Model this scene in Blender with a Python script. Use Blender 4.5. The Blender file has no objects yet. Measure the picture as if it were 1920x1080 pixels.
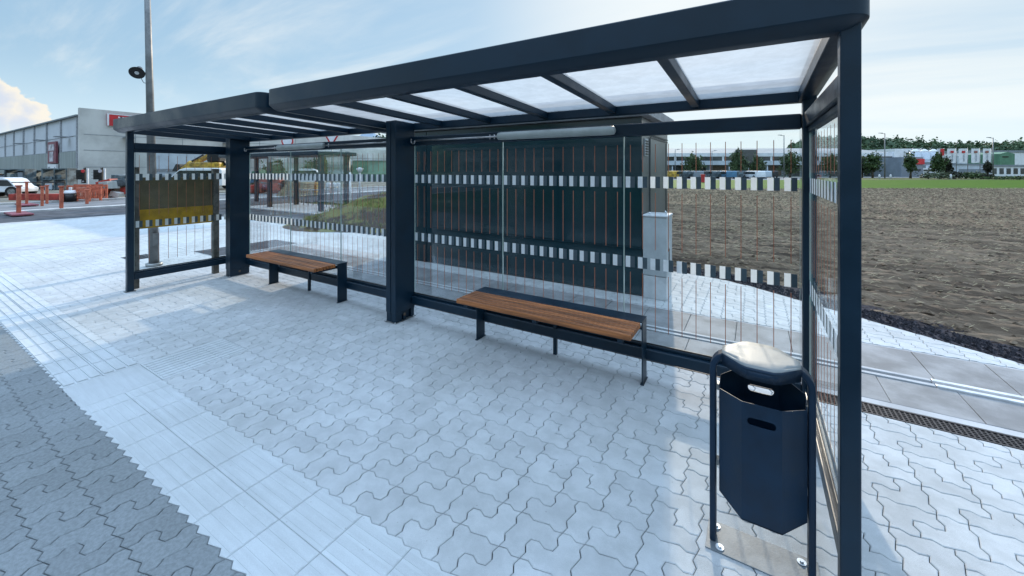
import bpy, math, random
from mathutils import Vector, Matrix, noise
random.seed(7)
S = bpy.context.scene
COL = S.collection
rad = math.radians

# ------------------------------------------------------------------ camera
CAMH = 1.6
YAW = rad(31.2)
FW = (-math.sin(YAW), math.cos(YAW)); RT = (math.cos(YAW), math.sin(YAW))
FPX = 750.0; HZ = 319.0
cam = bpy.data.cameras.new("camera"); co = bpy.data.objects.new("camera", cam); COL.objects.link(co)
co.location = (0, 0, CAMH); co.rotation_euler = (rad(90), 0, YAW)
cam.sensor_width = 36; cam.lens = FPX / 1920 * 36; cam.shift_y = -(540 - HZ) / 1920
cam.clip_start = 0.05; cam.clip_end = 5000
S.camera = co

# ------------------------------------------------------------------ light
SUN_EL = rad(21.5); SUN_DIR = Vector((-0.178, 1.0, 0)).normalized()
SUN_ROT = math.atan2(SUN_DIR.x, SUN_DIR.y)
sl = bpy.data.lights.new("sun", 'SUN'); so = bpy.data.objects.new("sun", sl); COL.objects.link(so)
sl.energy = 2.0; sl.angle = rad(0.9); sl.color = (1.0, 0.86, 0.70)
sv = Vector((SUN_DIR.x * math.cos(SUN_EL), SUN_DIR.y * math.cos(SUN_EL), math.sin(SUN_EL)))
so.rotation_euler = sv.to_track_quat('Z', 'Y').to_euler(); so.location = (0, 0, 30)

W = bpy.data.worlds.new("World"); S.world = W; W.use_nodes = True
nt = W.node_tree; nt.nodes.clear()
def N(t, tp, **kw):
    n = t.nodes.new(tp)
    for k, v in kw.items():
        if k.startswith('i_'): n.inputs[k[2:].replace('_', ' ')].default_value = v
        elif k[0] == 'n' and k[1:].isdigit(): n.inputs[int(k[1:])].default_value = v
        else: setattr(n, k, v)
    return n
def L(t, a, b): t.links.new(a, b)
def math_(t, op, a, b=None, clamp=False):
    n = t.nodes.new('ShaderNodeMath'); n.operation = op; n.use_clamp = clamp
    for i, v in enumerate((a, b)):
        if v is None: continue
        if isinstance(v, (int, float)): n.inputs[i].default_value = v
        else: t.links.new(v, n.inputs[i])
    return n.outputs[0]
def mixc(t, f, a, b, bt='MIX'):
    n = t.nodes.new('ShaderNodeMix'); n.data_type = 'RGBA'; n.blend_type = bt
    for i, v in ((0, f), (6, a), (7, b)):
        if isinstance(v, (int, float)): n.inputs[i].default_value = v
        elif isinstance(v, tuple): n.inputs[i].default_value = (v[0], v[1], v[2], 1)
        else: t.links.new(v, n.inputs[i])
    return n.outputs[2]
def ramp(t, v, p):
    n = t.nodes.new('ShaderNodeMapRange'); n.interpolation_type = 'SMOOTHSTEP'
    t.links.new(v, n.inputs[0]); n.inputs[1].default_value = p[0]; n.inputs[2].default_value = p[1]
    return n.outputs[0]
sky = N(nt, 'ShaderNodeTexSky'); sky.sky_type = 'NISHITA'; sky.sun_disc = False
sky.sun_elevation = SUN_EL; sky.sun_rotation = SUN_ROT; sky.air_density = 1.0; sky.dust_density = 0.5; sky.ozone_density = 3.0
tc = N(nt, 'ShaderNodeTexCoord')
vr = N(nt, 'ShaderNodeVectorRotate'); vr.rotation_type = 'Z_AXIS'; vr.inputs['Angle'].default_value = rad(-81.0)
L(nt, tc.outputs['Generated'], vr.inputs['Vector'])
sx = N(nt, 'ShaderNodeSeparateXYZ'); L(nt, tc.outputs['Generated'], sx.inputs[0])
zc = math_(nt, 'MAXIMUM', sx.outputs[2], 0.0)
den = math_(nt, 'ADD', zc, 0.16)
cx_ = math_(nt, 'DIVIDE', sx.outputs[0], den); cy_ = math_(nt, 'DIVIDE', sx.outputs[1], den)
cb = N(nt, 'ShaderNodeCombineXYZ'); L(nt, cx_, cb.inputs[0]); L(nt, cy_, cb.inputs[1])
mp = N(nt, 'ShaderNodeMapping'); mp.inputs['Rotation'].default_value = (0, 0, rad(20)); mp.inputs['Scale'].default_value = (0.42, 1.5, 1)
mp.inputs['Location'].default_value = (1.3, 0.4, 0)
L(nt, cb.outputs[0], mp.inputs[0])
n1 = N(nt, 'ShaderNodeTexNoise', i_Scale=0.9, i_Detail=9.0, i_Roughness=0.58, i_Distortion=0.5); L(nt, mp.outputs[0], n1.inputs['Vector'])
cir = ramp(nt, n1.outputs[0], (0.47, 0.74))
# broad bright veil on the sun's side
dt = N(nt, 'ShaderNodeVectorMath'); dt.operation = 'DOT_PRODUCT'; L(nt, tc.outputs['Generated'], dt.inputs[0])
vd = Vector((0.16, 1.0, 0.42)).normalized(); dt.inputs[1].default_value = vd
veil = ramp(nt, dt.outputs['Value'], (0.70, 1.0))
n2 = N(nt, 'ShaderNodeTexNoise', i_Scale=0.55, i_Detail=7.0, i_Roughness=0.55, i_Distortion=0.3); L(nt, mp.outputs[0], n2.inputs['Vector'])
v2 = math_(nt, 'MULTIPLY', veil, ramp(nt, n2.outputs[0], (0.30, 0.62)))
fac = math_(nt, 'MAXIMUM', math_(nt, 'MULTIPLY', cir, 0.72), math_(nt, 'MULTIPLY', v2, 0.6))
fac = math_(nt, 'MULTIPLY', fac, ramp(nt, sx.outputs[2], (0.0, 0.10)))
high = math_(nt, 'MULTIPLY', ramp(nt, sx.outputs[2], (0.46, 0.72)), ramp(nt, n2.outputs[0], (0.2, 0.6)))  # unseen bright cloud overhead, added to fill the shaded ground with light
# the bright side of a hazy sky levels off instead of burning out
inv = N(nt, 'ShaderNodeVectorMath'); inv.operation = 'MULTIPLY_ADD'; L(nt, sky.outputs[0], inv.inputs[0]); inv.inputs[1].default_value = (1 / 4.0,) * 3; inv.inputs[2].default_value = (1, 1, 1)
dv = N(nt, 'ShaderNodeVectorMath'); dv.operation = 'DIVIDE'; L(nt, sky.outputs[0], dv.inputs[0]); L(nt, inv.outputs[0], dv.inputs[1])
hz = math_(nt, 'SUBTRACT', 1.0, ramp(nt, sx.outputs[2], (0.0, 0.22)))
skb = mixc(nt, math_(nt, 'MULTIPLY', hz, 0.75), dv.outputs[0], (3.9, 4.0, 3.8))
skb = mixc(nt, 1.0, skb, (1.22, 1.36, 1.44), 'MULTIPLY')
skb = mixc(nt, 0.36, skb, (3.0, 4.5, 5.9))
skyc = mixc(nt, fac, skb, (5.75, 5.65, 5.25))
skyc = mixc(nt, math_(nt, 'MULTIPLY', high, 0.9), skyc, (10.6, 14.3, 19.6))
# cumulus heap low in the far left of the view
s2 = N(nt, 'ShaderNodeSeparateXYZ'); L(nt, vr.outputs[0], s2.inputs[0])
# direction of the heap: azimuth of pixel (40,190)
uu = math_(nt, 'DIVIDE', s2.outputs[0], s2.outputs[1]); vv = math_(nt, 'DIVIDE', s2.outputs[2], s2.outputs[1])
cuv = N(nt, 'ShaderNodeCombineXYZ'); L(nt, uu, cuv.inputs[0]); L(nt, vv, cuv.inputs[1])
dmin = None
for (a, b, r) in ((-0.046, 0.108, 0.034), (-0.012, 0.094, 0.022), (-0.095, 0.115, 0.05), (-0.022, 0.072, 0.030), (-0.06, 0.075, 0.05), (0.004, 0.076, 0.012)):
    d = N(nt, 'ShaderNodeVectorMath'); d.operation = 'DISTANCE'; L(nt, cuv.outputs[0], d.inputs[0]); d.inputs[1].default_value = (a, b, 0)
    q = math_(nt, 'SUBTRACT', d.outputs['Value'], r)
    dmin = q if dmin is None else math_(nt, 'MINIMUM', dmin, q)
n3 = N(nt, 'ShaderNodeTexNoise', i_Scale=42.0, i_Detail=6.0, i_Roughness=0.55); L(nt, cuv.outputs[0], n3.inputs['Vector'])
n4 = N(nt, 'ShaderNodeTexNoise', i_Scale=30.0, i_Detail=5.0, i_Roughness=0.5, i_Distortion=0.6); L(nt, cuv.outputs[0], n4.inputs['Vector'])
dd = math_(nt, 'ADD', dmin, math_(nt, 'MULTIPLY', math_(nt, 'SUBTRACT', n3.outputs[0], 0.5), 0.038))
cum = math_(nt, 'SUBTRACT', 1.0, ramp(nt, dd, (-0.003, 0.0015)))
cum = math_(nt, 'MULTIPLY', cum, math_(nt, 'GREATER_THAN', s2.outputs[1], 0.3))
cum = math_(nt, 'MULTIPLY', cum, ramp(nt, vv, (0.035, 0.085)))
edge = ramp(nt, math_(nt, 'ADD', dd, math_(nt, 'MULTIPLY', math_(nt, 'SUBTRACT', n4.outputs[0], 0.5), 0.03)), (-0.028, 0.0))
cumc = mixc(nt, edge, (3.7, 4.0, 4.6), (5.3, 4.9, 4.2))
skyc = mixc(nt, math_(nt, 'MULTIPLY', cum, 0.92), skyc, cumc)
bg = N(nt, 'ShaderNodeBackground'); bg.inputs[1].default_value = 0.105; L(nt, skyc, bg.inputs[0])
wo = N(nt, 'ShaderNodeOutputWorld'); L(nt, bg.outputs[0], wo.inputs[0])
S.view_settings.view_transform = 'Standard'; S.view_settings.look = 'None'; S.view_settings.gamma = 1; S.view_settings.exposure = 0.88
S.cycles.max_bounces = 10; S.cycles.transparent_max_bounces = 24; S.cycles.caustics_reflective = False; S.cycles.caustics_refractive = False

# ------------------------------------------------------------------ helpers
def at(px, Z):
    R = (px - 960) / FPX * Z
    return (RT[0] * R + FW[0] * Z, RT[1] * R + FW[1] * Z)
def zat(py, Z): return CAMH + (HZ - py) / FPX * Z

def mat(name, col, rough=0.6, metal=0.0, var=0.12, scale=6.0, bump=0.0, bscale=60.0, spec=0.5, coat=0.0, col2=None, stretch=None, shade=False, detail=6.0, trans=0.0, coords='Object', lo=0.35, hi=0.65, rvar=0.0):
    m = bpy.data.materials.new(name); m.use_nodes = True; t = m.node_tree
    b = t.nodes['Principled BSDF']
    tcn = N(t, 'ShaderNodeTexCoord'); v = tcn.outputs[coords]
    if stretch:
        mpn = N(t, 'ShaderNodeMapping'); mpn.inputs['Scale'].default_value = stretch; L(t, v, mpn.inputs[0]); v = mpn.outputs[0]
    nz = N(t, 'ShaderNodeTexNoise', i_Scale=scale, i_Detail=detail, i_Roughness=0.6); L(t, v, nz.inputs['Vector'])
    c2 = col2 if col2 else tuple(max(0, c * (1 - 2.2 * var)) for c in col)
    c1 = col if col2 else tuple(min(1, c * (1 + var * 0.6)) for c in col)
    f = ramp(t, nz.outputs[0], (lo, hi))
    c = mixc(t, f, c2, c1)
    if shade and bump:
        n5 = N(t, 'ShaderNodeTexNoise', i_Scale=420.0, i_Detail=2.0); L(t, tcn.outputs[coords], n5.inputs['Vector'])
        n6 = N(t, 'ShaderNodeTexNoise', i_Scale=0.9, i_Detail=7.0, i_Roughness=0.62); L(t, tcn.outputs[coords], n6.inputs['Vector'])
        n7 = N(t, 'ShaderNodeTexVoronoi', i_Scale=16.0); L(t, tcn.outputs[coords], n7.inputs['Vector'])
        c = mixc(t, ramp(t, n5.outputs[0], (0.3, 0.7)), mixc(t, 1.0, c, (0.86, 0.86, 0.86), 'MULTIPLY'), c)
        c = mixc(t, ramp(t, n6.outputs[0], (0.36, 0.62)), mixc(t, 1.0, c, (0.88, 0.875, 0.86), 'MULTIPLY'), c)
        c = mixc(t, ramp(t, n7.outputs['Distance'], (0.035, 0.07)), mixc(t, 1.0, c, (0.72, 0.70, 0.68), 'MULTIPLY'), c)
    if shade:
        a = N(t, 'ShaderNodeAttribute'); a.attribute_name = 'shade'
        c = mixc(t, 1.0, c, a.outputs['Color'], 'MULTIPLY')
    L(t, c, b.inputs['Base Color'])
    b.inputs['Roughness'].default_value = rough; b.inputs['Metallic'].default_value = metal
    if rvar: L(t, math_(t, 'ADD', math_(t, 'MULTIPLY', f, rvar), rough - rvar / 2), b.inputs['Roughness'])
    b.inputs['Specular IOR Level'].default_value = spec
    if coat: b.inputs['Coat Weight'].default_value = coat; b.inputs['Coat Roughness'].default_value = 0.08
    if bump:
        nb = N(t, 'ShaderNodeTexNoise', i_Scale=bscale, i_Detail=5.0, i_Roughness=0.6); L(t, v, nb.inputs['Vector'])
        bp = N(t, 'ShaderNodeBump'); bp.inputs['Strength'].default_value = bump; bp.inputs['Distance'].default_value = 0.01
        L(t, nb.outputs[0], bp.inputs['Height']); L(t, bp.outputs[0], b.inputs['Normal'])
    if trans: b.inputs['Transmission Weight'].default_value = trans
    return m

M = {}
def translucent_print():
    m = mat('white_print', (0.92, 0.93, 0.94), 0.5, 0, 0.01, 20); t = m.node_tree; p = t.nodes['Principled BSDF']; o = t.nodes['Material Output']
    tl = N(t, 'ShaderNodeBsdfTranslucent'); tl.inputs[0].default_value = (0.85, 0.87, 0.88, 1); x = N(t, 'ShaderNodeMixShader'); x.inputs[0].default_value = 0.55
    L(t, p.outputs[0], x.inputs[1]); L(t, tl.outputs[0], x.inputs[2]); L(t, x.outputs[0], o.inputs[0]); return m
M['navy'] = mat('navy_steel', (0.002, 0.018, 0.036), 0.40, 0.0, 0.10, 3.0, 0.08, 350, 0.36, rvar=0.14)
M['navy2'] = mat('navy_bin', (0.003, 0.019, 0.043), 0.48, 0.0, 0.12, 8.0, 0.15, 500, 0.33, rvar=0.15)
M['lidm'] = mat('lid_sky_sheen', (0.21, 0.225, 0.225), 0.45, 0.0, 0.06, 14.0, 0.1, 300, 0.6, rvar=0.2)  # lid top paler than the bin: sky reflection put into its colour
M['paver'] = mat('paver', (0.54, 0.565, 0.575), 0.85, 0, 0.05, 9.0, 0.35, 260, 0.3, shade=True, detail=10, coords='Generated' if False else 'Object')
M['paverd'] = mat('paver_dark', (0.255, 0.28, 0.29), 0.85, 0, 0.08, 60.0, 0.3, 320, 0.3, shade=True, detail=10)
M['tact'] = mat('tactile', (0.59, 0.625, 0.64), 0.8, 0, 0.03, 5.0, 0.25, 260, 0.3, shade=True, stretch=(0.6, 8, 1))
M['bed'] = mat('paver_bed', (0.030, 0.030, 0.030), 0.95, 0, 0.2, 30)
M['slab'] = mat('slab', (0.30, 0.305, 0.31), 0.8, 0, 0.14, 3.0, 0.3, 200, 0.3, shade=True, detail=10)
M['slabl'] = mat('slab_light', (0.44, 0.45, 0.46), 0.8, 0, 0.08, 4.0, 0.3, 200, 0.3, detail=10)
M['rail_sunlit'] = mat('sunlit_strip', (0.72, 0.73, 0.74), 0.4, 0.3, 0.08, 10)
M['grate'] = mat('grate_iron', (0.045, 0.045, 0.05), 0.6, 0.5, 0.2, 30)
M['wood'] = mat('bench_wood', (0.50, 0.175, 0.052), 0.5, 0, 0.25, 3.0, 0.25, 60, 0.5, stretch=(0.8, 14, 14), shade=True, detail=8)
M['galv'] = mat('galvanised', (0.30, 0.31, 0.31), 0.42, 0.7, 0.25, 7.0, 0.1, 100)
M['plate'] = mat('steel_plate', (0.19, 0.215, 0.235), 0.55, 0.2, 0.1, 9.0, 0.1, 120)
M['zinc'] = mat('zinc_bolt', (0.70, 0.72, 0.74), 0.3, 0.8, 0.05, 30)
M['kiosk'] = mat('kiosk_panel', (0.008, 0.030, 0.038), 0.09, 0, 0.08, 1.2, 0, spec=0.36)
M['kioskside'] = mat('kiosk_side', (0.10, 0.115, 0.12), 0.35, 0.2, 0.12, 2.0, 0.1, 90)
M['kioskroof'] = mat('kiosk_roof', (0.30, 0.31, 0.32), 0.6, 0.2, 0.12, 5.0)
M['black'] = mat('black', (0.008, 0.009, 0.010), 0.5, 0, 0.1, 10)
M['cabinet'] = mat('cabinet_grp', (0.40, 0.43, 0.44), 0.5, 0, 0.07, 4.0, 0.1, 90)
M['plinth'] = mat('cabinet_plinth', (0.52, 0.54, 0.55), 0.7, 0, 0.08, 6.0, 0.2, 90)
M['white'] = mat('white_print', (0.80, 0.82, 0.84), 0.5, 0, 0.03, 20)
M['white'] = translucent_print()
M['greyp'] = mat('grey_print', (0.055, 0.085, 0.105), 0.5, 0, 0.05, 20)
M['rust'] = mat('rust_line_print', (0.48, 0.17, 0.09), 0.6, 0, 0.1, 8)
M['lampd'] = mat('lamp_diffuser', (0.36, 0.40, 0.39), 0.35, 0, 0.05, 9.0, spec=0.5)
M['pipe'] = mat('steel_pipe', (0.42, 0.42, 0.42), 0.3, 0.85, 0.1, 20)
M['brownb'] = mat('board_brown', (0.125, 0.098, 0.045), 0.55, 0, 0.15, 3.0)
M['yellowb'] = mat('board_yellow', (0.50, 0.28, 0.010), 0.55, 0, 0.18, 4.0)
M['postg'] = mat('weathered_post', (0.16, 0.15, 0.13), 0.7, 0.1, 0.2, 12.0, 0.3, 80)
M['polem'] = mat('pole_steel', (0.20, 0.205, 0.205), 0.5, 0.4, 0.14, 5.0)
M['soil'] = mat('soil', (0.21, 0.158, 0.112), 0.95, 0, 0.3, 2.2, 1.0, 22, 0.2, col2=(0.075, 0.056, 0.042), detail=14, stretch=(0.22, 2.6, 1))
M['soil'].node_tree.nodes['Principled BSDF'].inputs['Specular IOR Level'].default_value = 0.03
M['gravel'] = mat('dark_gravel', (0.05, 0.048, 0.055), 0.95, 0, 0.3, 30.0, 1.0, 60, 0.2)
M['gravel'].node_tree.nodes['Principled BSDF'].inputs['Specular IOR Level'].default_value = 0.03
M['straw'] = mat('straw', (0.44, 0.36, 0.23), 0.8, 0, 0.3, 4.0)
M['straw'].node_tree.nodes['Principled BSDF'].inputs['Specular IOR Level'].default_value = 0.03
M['clod'] = mat('clod', (0.19, 0.145, 0.105), 0.95, 0, 0.3, 5.0)
M['clod'].node_tree.nodes['Principled BSDF'].inputs['Specular IOR Level'].default_value = 0.03
M['grass'] = mat('field_grass', (0.058, 0.118, 0.010), 0.8, 0, 0.2, 0.6, 0.6, 3, 0.2, col2=(0.040, 0.095, 0.008))
M['grass'].node_tree.nodes['Principled BSDF'].inputs['Specular IOR Level'].default_value = 0.03
M['lawn'] = mat('lawn', (0.022, 0.055, 0.008), 0.9, 0, 0.2, 0.6, spec=0.03)
M['verge'] = mat('verge', (0.085, 0.115, 0.04), 0.9, 0, 0.3, 0.3, 0.6, 3, 0.2, col2=(0.13, 0.12, 0.07))
M['verge'].node_tree.nodes['Principled BSDF'].inputs['Specular IOR Level'].default_value = 0.03
M['asphalt'] = mat('asphalt', (0.105, 0.11, 0.12), 0.85, 0, 0.15, 2.0, 0.4, 60, 0.3)
M['asphalt'].node_tree.nodes['Principled BSDF'].inputs['Specular IOR Level'].default_value = 0.03
M['asphalt2'] = mat('asphalt_pale', (0.22, 0.225, 0.23), 0.85, 0, 0.12, 1.0, 0.4, 60, 0.3)
M['asphalt2'].node_tree.nodes['Principled BSDF'].inputs['Specular IOR Level'].default_value = 0.03
M['kerb'] = mat('kerb', (0.48, 0.48, 0.47), 0.8, 0, 0.1, 3.0)
M['yard'] = mat('yard_ground', (0.20, 0.19, 0.16), 0.95, 0, 0.2, 0.5, 0.5, 6)
M['yard'].node_tree.nodes['Principled BSDF'].inputs['Specular IOR Level'].default_value = 0.03
M['concrete'] = mat('concrete_panel', (0.56, 0.56, 0.53), 0.85, 0, 0.09, 0.35, 0.2, 8, 0.3, detail=12)
M['concrete2'] = mat('concrete_cool', (0.54, 0.57, 0.60), 0.85, 0, 0.035, 0.3, 0.2, 8, 0.3, detail=12)
M['joint'] = mat('joint_dark', (0.28, 0.30, 0.32), 0.8)
M['pilaster'] = mat('pilaster', (0.38, 0.40, 0.42), 0.8)
M['clad'] = mat('green_cladding', (0.36, 0.40, 0.385), 0.6, 0.1, 0.1, 0.6, stretch=(6, 6, 0.2))
M['metalroof'] = mat('metal_roof', (0.22, 0.25, 0.27), 0.85, 0.0, 0.08, 0.5)
M['paint'] = mat('white_paint', (0.72, 0.74, 0.76), 0.5, 0, 0.05, 1.0)
M['paintb'] = mat('pale_blue_paint', (0.50, 0.56, 0.62), 0.5, 0, 0.07, 0.6)
M['greywall'] = mat('grey_wall', (0.20, 0.235, 0.27), 0.6, 0, 0.08, 0.5)
M['glassd'] = mat('dark_window', (0.035, 0.045, 0.05), 0.12, 0, 0.3, 0.35, spec=0.7)
M['red'] = mat('red_paint', (0.55, 0.025, 0.03), 0.5, 0, 0.1, 2.0)
M['orange'] = mat('orange_barrier', (0.50, 0.13, 0.07), 0.55, 0, 0.2, 5.0)
M['redrust'] = mat('red_beam', (0.42, 0.045, 0.03), 0.6, 0, 0.25, 2.0)
M['green'] = mat('green_paint', (0.09, 0.21, 0.13), 0.6, 0, 0.1, 0.8)
M['green2'] = mat('green_pale', (0.24, 0.40, 0.30), 0.6, 0, 0.15, 0.5)
M['blue'] = mat('blue_paint', (0.06, 0.17, 0.28), 0.5, 0, 0.1, 1.0)
M['yellow'] = mat('yellow_paint', (0.55, 0.33, 0.03), 0.5, 0, 0.3, 1.5)
M['timber'] = mat('timber', (0.42, 0.34, 0.20), 0.8, 0, 0.2, 2.0)
M['brown'] = mat('brown', (0.12, 0.085, 0.06), 0.8, 0, 0.2, 2.0)
M['leaf'] = mat('foliage', (0.075, 0.12, 0.040), 0.7, 0, 0.3, 0.8, shade=True, col2=(0.035, 0.065, 0.024), spec=0.3, lo=0.4, hi=0.6)
M['leafd'] = mat('foliage_dark', (0.035, 0.04, 0.025), 0.7, 0, 0.3, 0.8, spec=0.3)
M['leafp'] = mat('foliage_pale', (0.16, 0.19, 0.12), 0.7, 0, 0.3, 0.8, spec=0.3)
M['forest'] = mat('forest_leaf', (0.12, 0.175, 0.09), 0.8, 0, 0.3, 0.03, col2=(0.065, 0.105, 0.062), spec=0.2, lo=0.4, hi=0.6)
M['bark'] = mat('bark', (0.09, 0.07, 0.05), 0.9, 0, 0.2, 3.0, 0.6, 10)
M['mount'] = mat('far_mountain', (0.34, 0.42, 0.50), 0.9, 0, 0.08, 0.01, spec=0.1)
M['hillg'] = mat('hill_ground', (0.09, 0.13, 0.07), 0.9, 0, 0.3, 0.05, spec=0.1)
M['roofred'] = mat('roof_red', (0.33, 0.13, 0.10), 0.8, 0, 0.2, 1.0)
M['tyre'] = mat('tyre', (0.015, 0.015, 0.016), 0.8, 0, 0.1, 5.0)
M['whitegoods'] = mat('white_sacks', (0.70, 0.72, 0.74), 0.7, 0, 0.12, 2.0)
M['lilac'] = mat('poster_print', (0.55, 0.52, 0.56), 0.6, 0, 0.3, 1.2)
M['maroon'] = mat('poster_frame', (0.22, 0.06, 0.08), 0.6, 0, 0.15, 2.0)
M['rackd'] = mat('rack_dark', (0.12, 0.16, 0.18), 0.6, 0.2, 0.3, 2.0)

def thin_glass(name, tint, refl=1.0):
    m = bpy.data.materials.new(name); m.use_nodes = True; t = m.node_tree; t.nodes.clear()
    o = N(t, 'ShaderNodeOutputMaterial'); tr = N(t, 'ShaderNodeBsdfTransparent'); tr.inputs[0].default_value = (*tint, 1)
    gl = N(t, 'ShaderNodeBsdfGlossy'); gl.inputs['Roughness'].default_value = 0.015; gl.inputs[0].default_value = (0.9, 0.95, 1, 1)
    tcn = N(t, 'ShaderNodeTexCoord'); nz = N(t, 'ShaderNodeTexNoise', i_Scale=2.5, i_Detail=4.0); L(t, tcn.outputs['Object'], nz.inputs['Vector'])
    fr = N(t, 'ShaderNodeFresnel'); fr.inputs[0].default_value = 1.45
    f = math_(t, 'MULTIPLY', fr.outputs[0], refl)
    df = N(t, 'ShaderNodeBsdfDiffuse'); df.inputs[0].default_value = (0.6, 0.62, 0.62, 1)
    m0 = N(t, 'ShaderNodeMixShader'); L(t, math_(t, 'MULTIPLY', ramp(t, nz.outputs[0], (0.4, 0.9)), 0.035), m0.inputs[0]); L(t, tr.outputs[0], m0.inputs[1]); L(t, df.outputs[0], m0.inputs[2])
    mx = N(t, 'ShaderNodeMixShader'); L(t, f, mx.inputs[0]); L(t, m0.outputs[0], mx.inputs[1]); L(t, gl.outputs[0], mx.inputs[2]); L(t, mx.outputs[0], o.inputs[0])
    return m
M['glass'] = thin_glass('clear_glass', (0.97, 0.988, 0.985), 0.27)
M['glassedge'] = mat('glass_edge', (0.45, 0.56, 0.52), 0.3, 0, 0.05, 8)
def frosted():
    m = bpy.data.materials.new('frosted_roof'); m.use_nodes = True; t = m.node_tree; t.nodes.clear()
    o = N(t, 'ShaderNodeOutputMaterial'); tcn = N(t, 'ShaderNodeTexCoord')
    nz = N(t, 'ShaderNodeTexNoise', i_Scale=9.0, i_Detail=9.0, i_Roughness=0.65); L(t, tcn.outputs['Object'], nz.inputs['Vector'])
    n2 = N(t, 'ShaderNodeTexNoise', i_Scale=70.0, i_Detail=3.0); L(t, tcn.outputs['Object'], n2.inputs['Vector'])
    c = mixc(t, ramp(t, nz.outputs[0], (0.35, 0.7)), (0.46, 0.465, 0.46), (0.54, 0.545, 0.54))
    c = mixc(t, ramp(t, n2.outputs[0], (0.62, 0.75)), c, (0.5, 0.5, 0.48))
    tl = N(t, 'ShaderNodeBsdfTranslucent'); L(t, c, tl.inputs[0])
    tr = N(t, 'ShaderNodeBsdfTransparent'); tr.inputs[0].default_value = (0.72, 0.74, 0.77, 1)
    gl = N(t, 'ShaderNodeBsdfGlossy'); gl.inputs['Roughness'].default_value = 0.25
    m1 = N(t, 'ShaderNodeMixShader'); m1.inputs[0].default_value = 0.42; L(t, tl.outputs[0], m1.inputs[1]); L(t, tr.outputs[0], m1.inputs[2])
    m2 = N(t, 'ShaderNodeMixShader'); m2.inputs[0].default_value = 0.06; L(t, m1.outputs[0], m2.inputs[1]); L(t, gl.outputs[0], m2.inputs[2])
    L(t, m2.outputs[0], o.inputs[0]); return m
M['frost'] = frosted()

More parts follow.
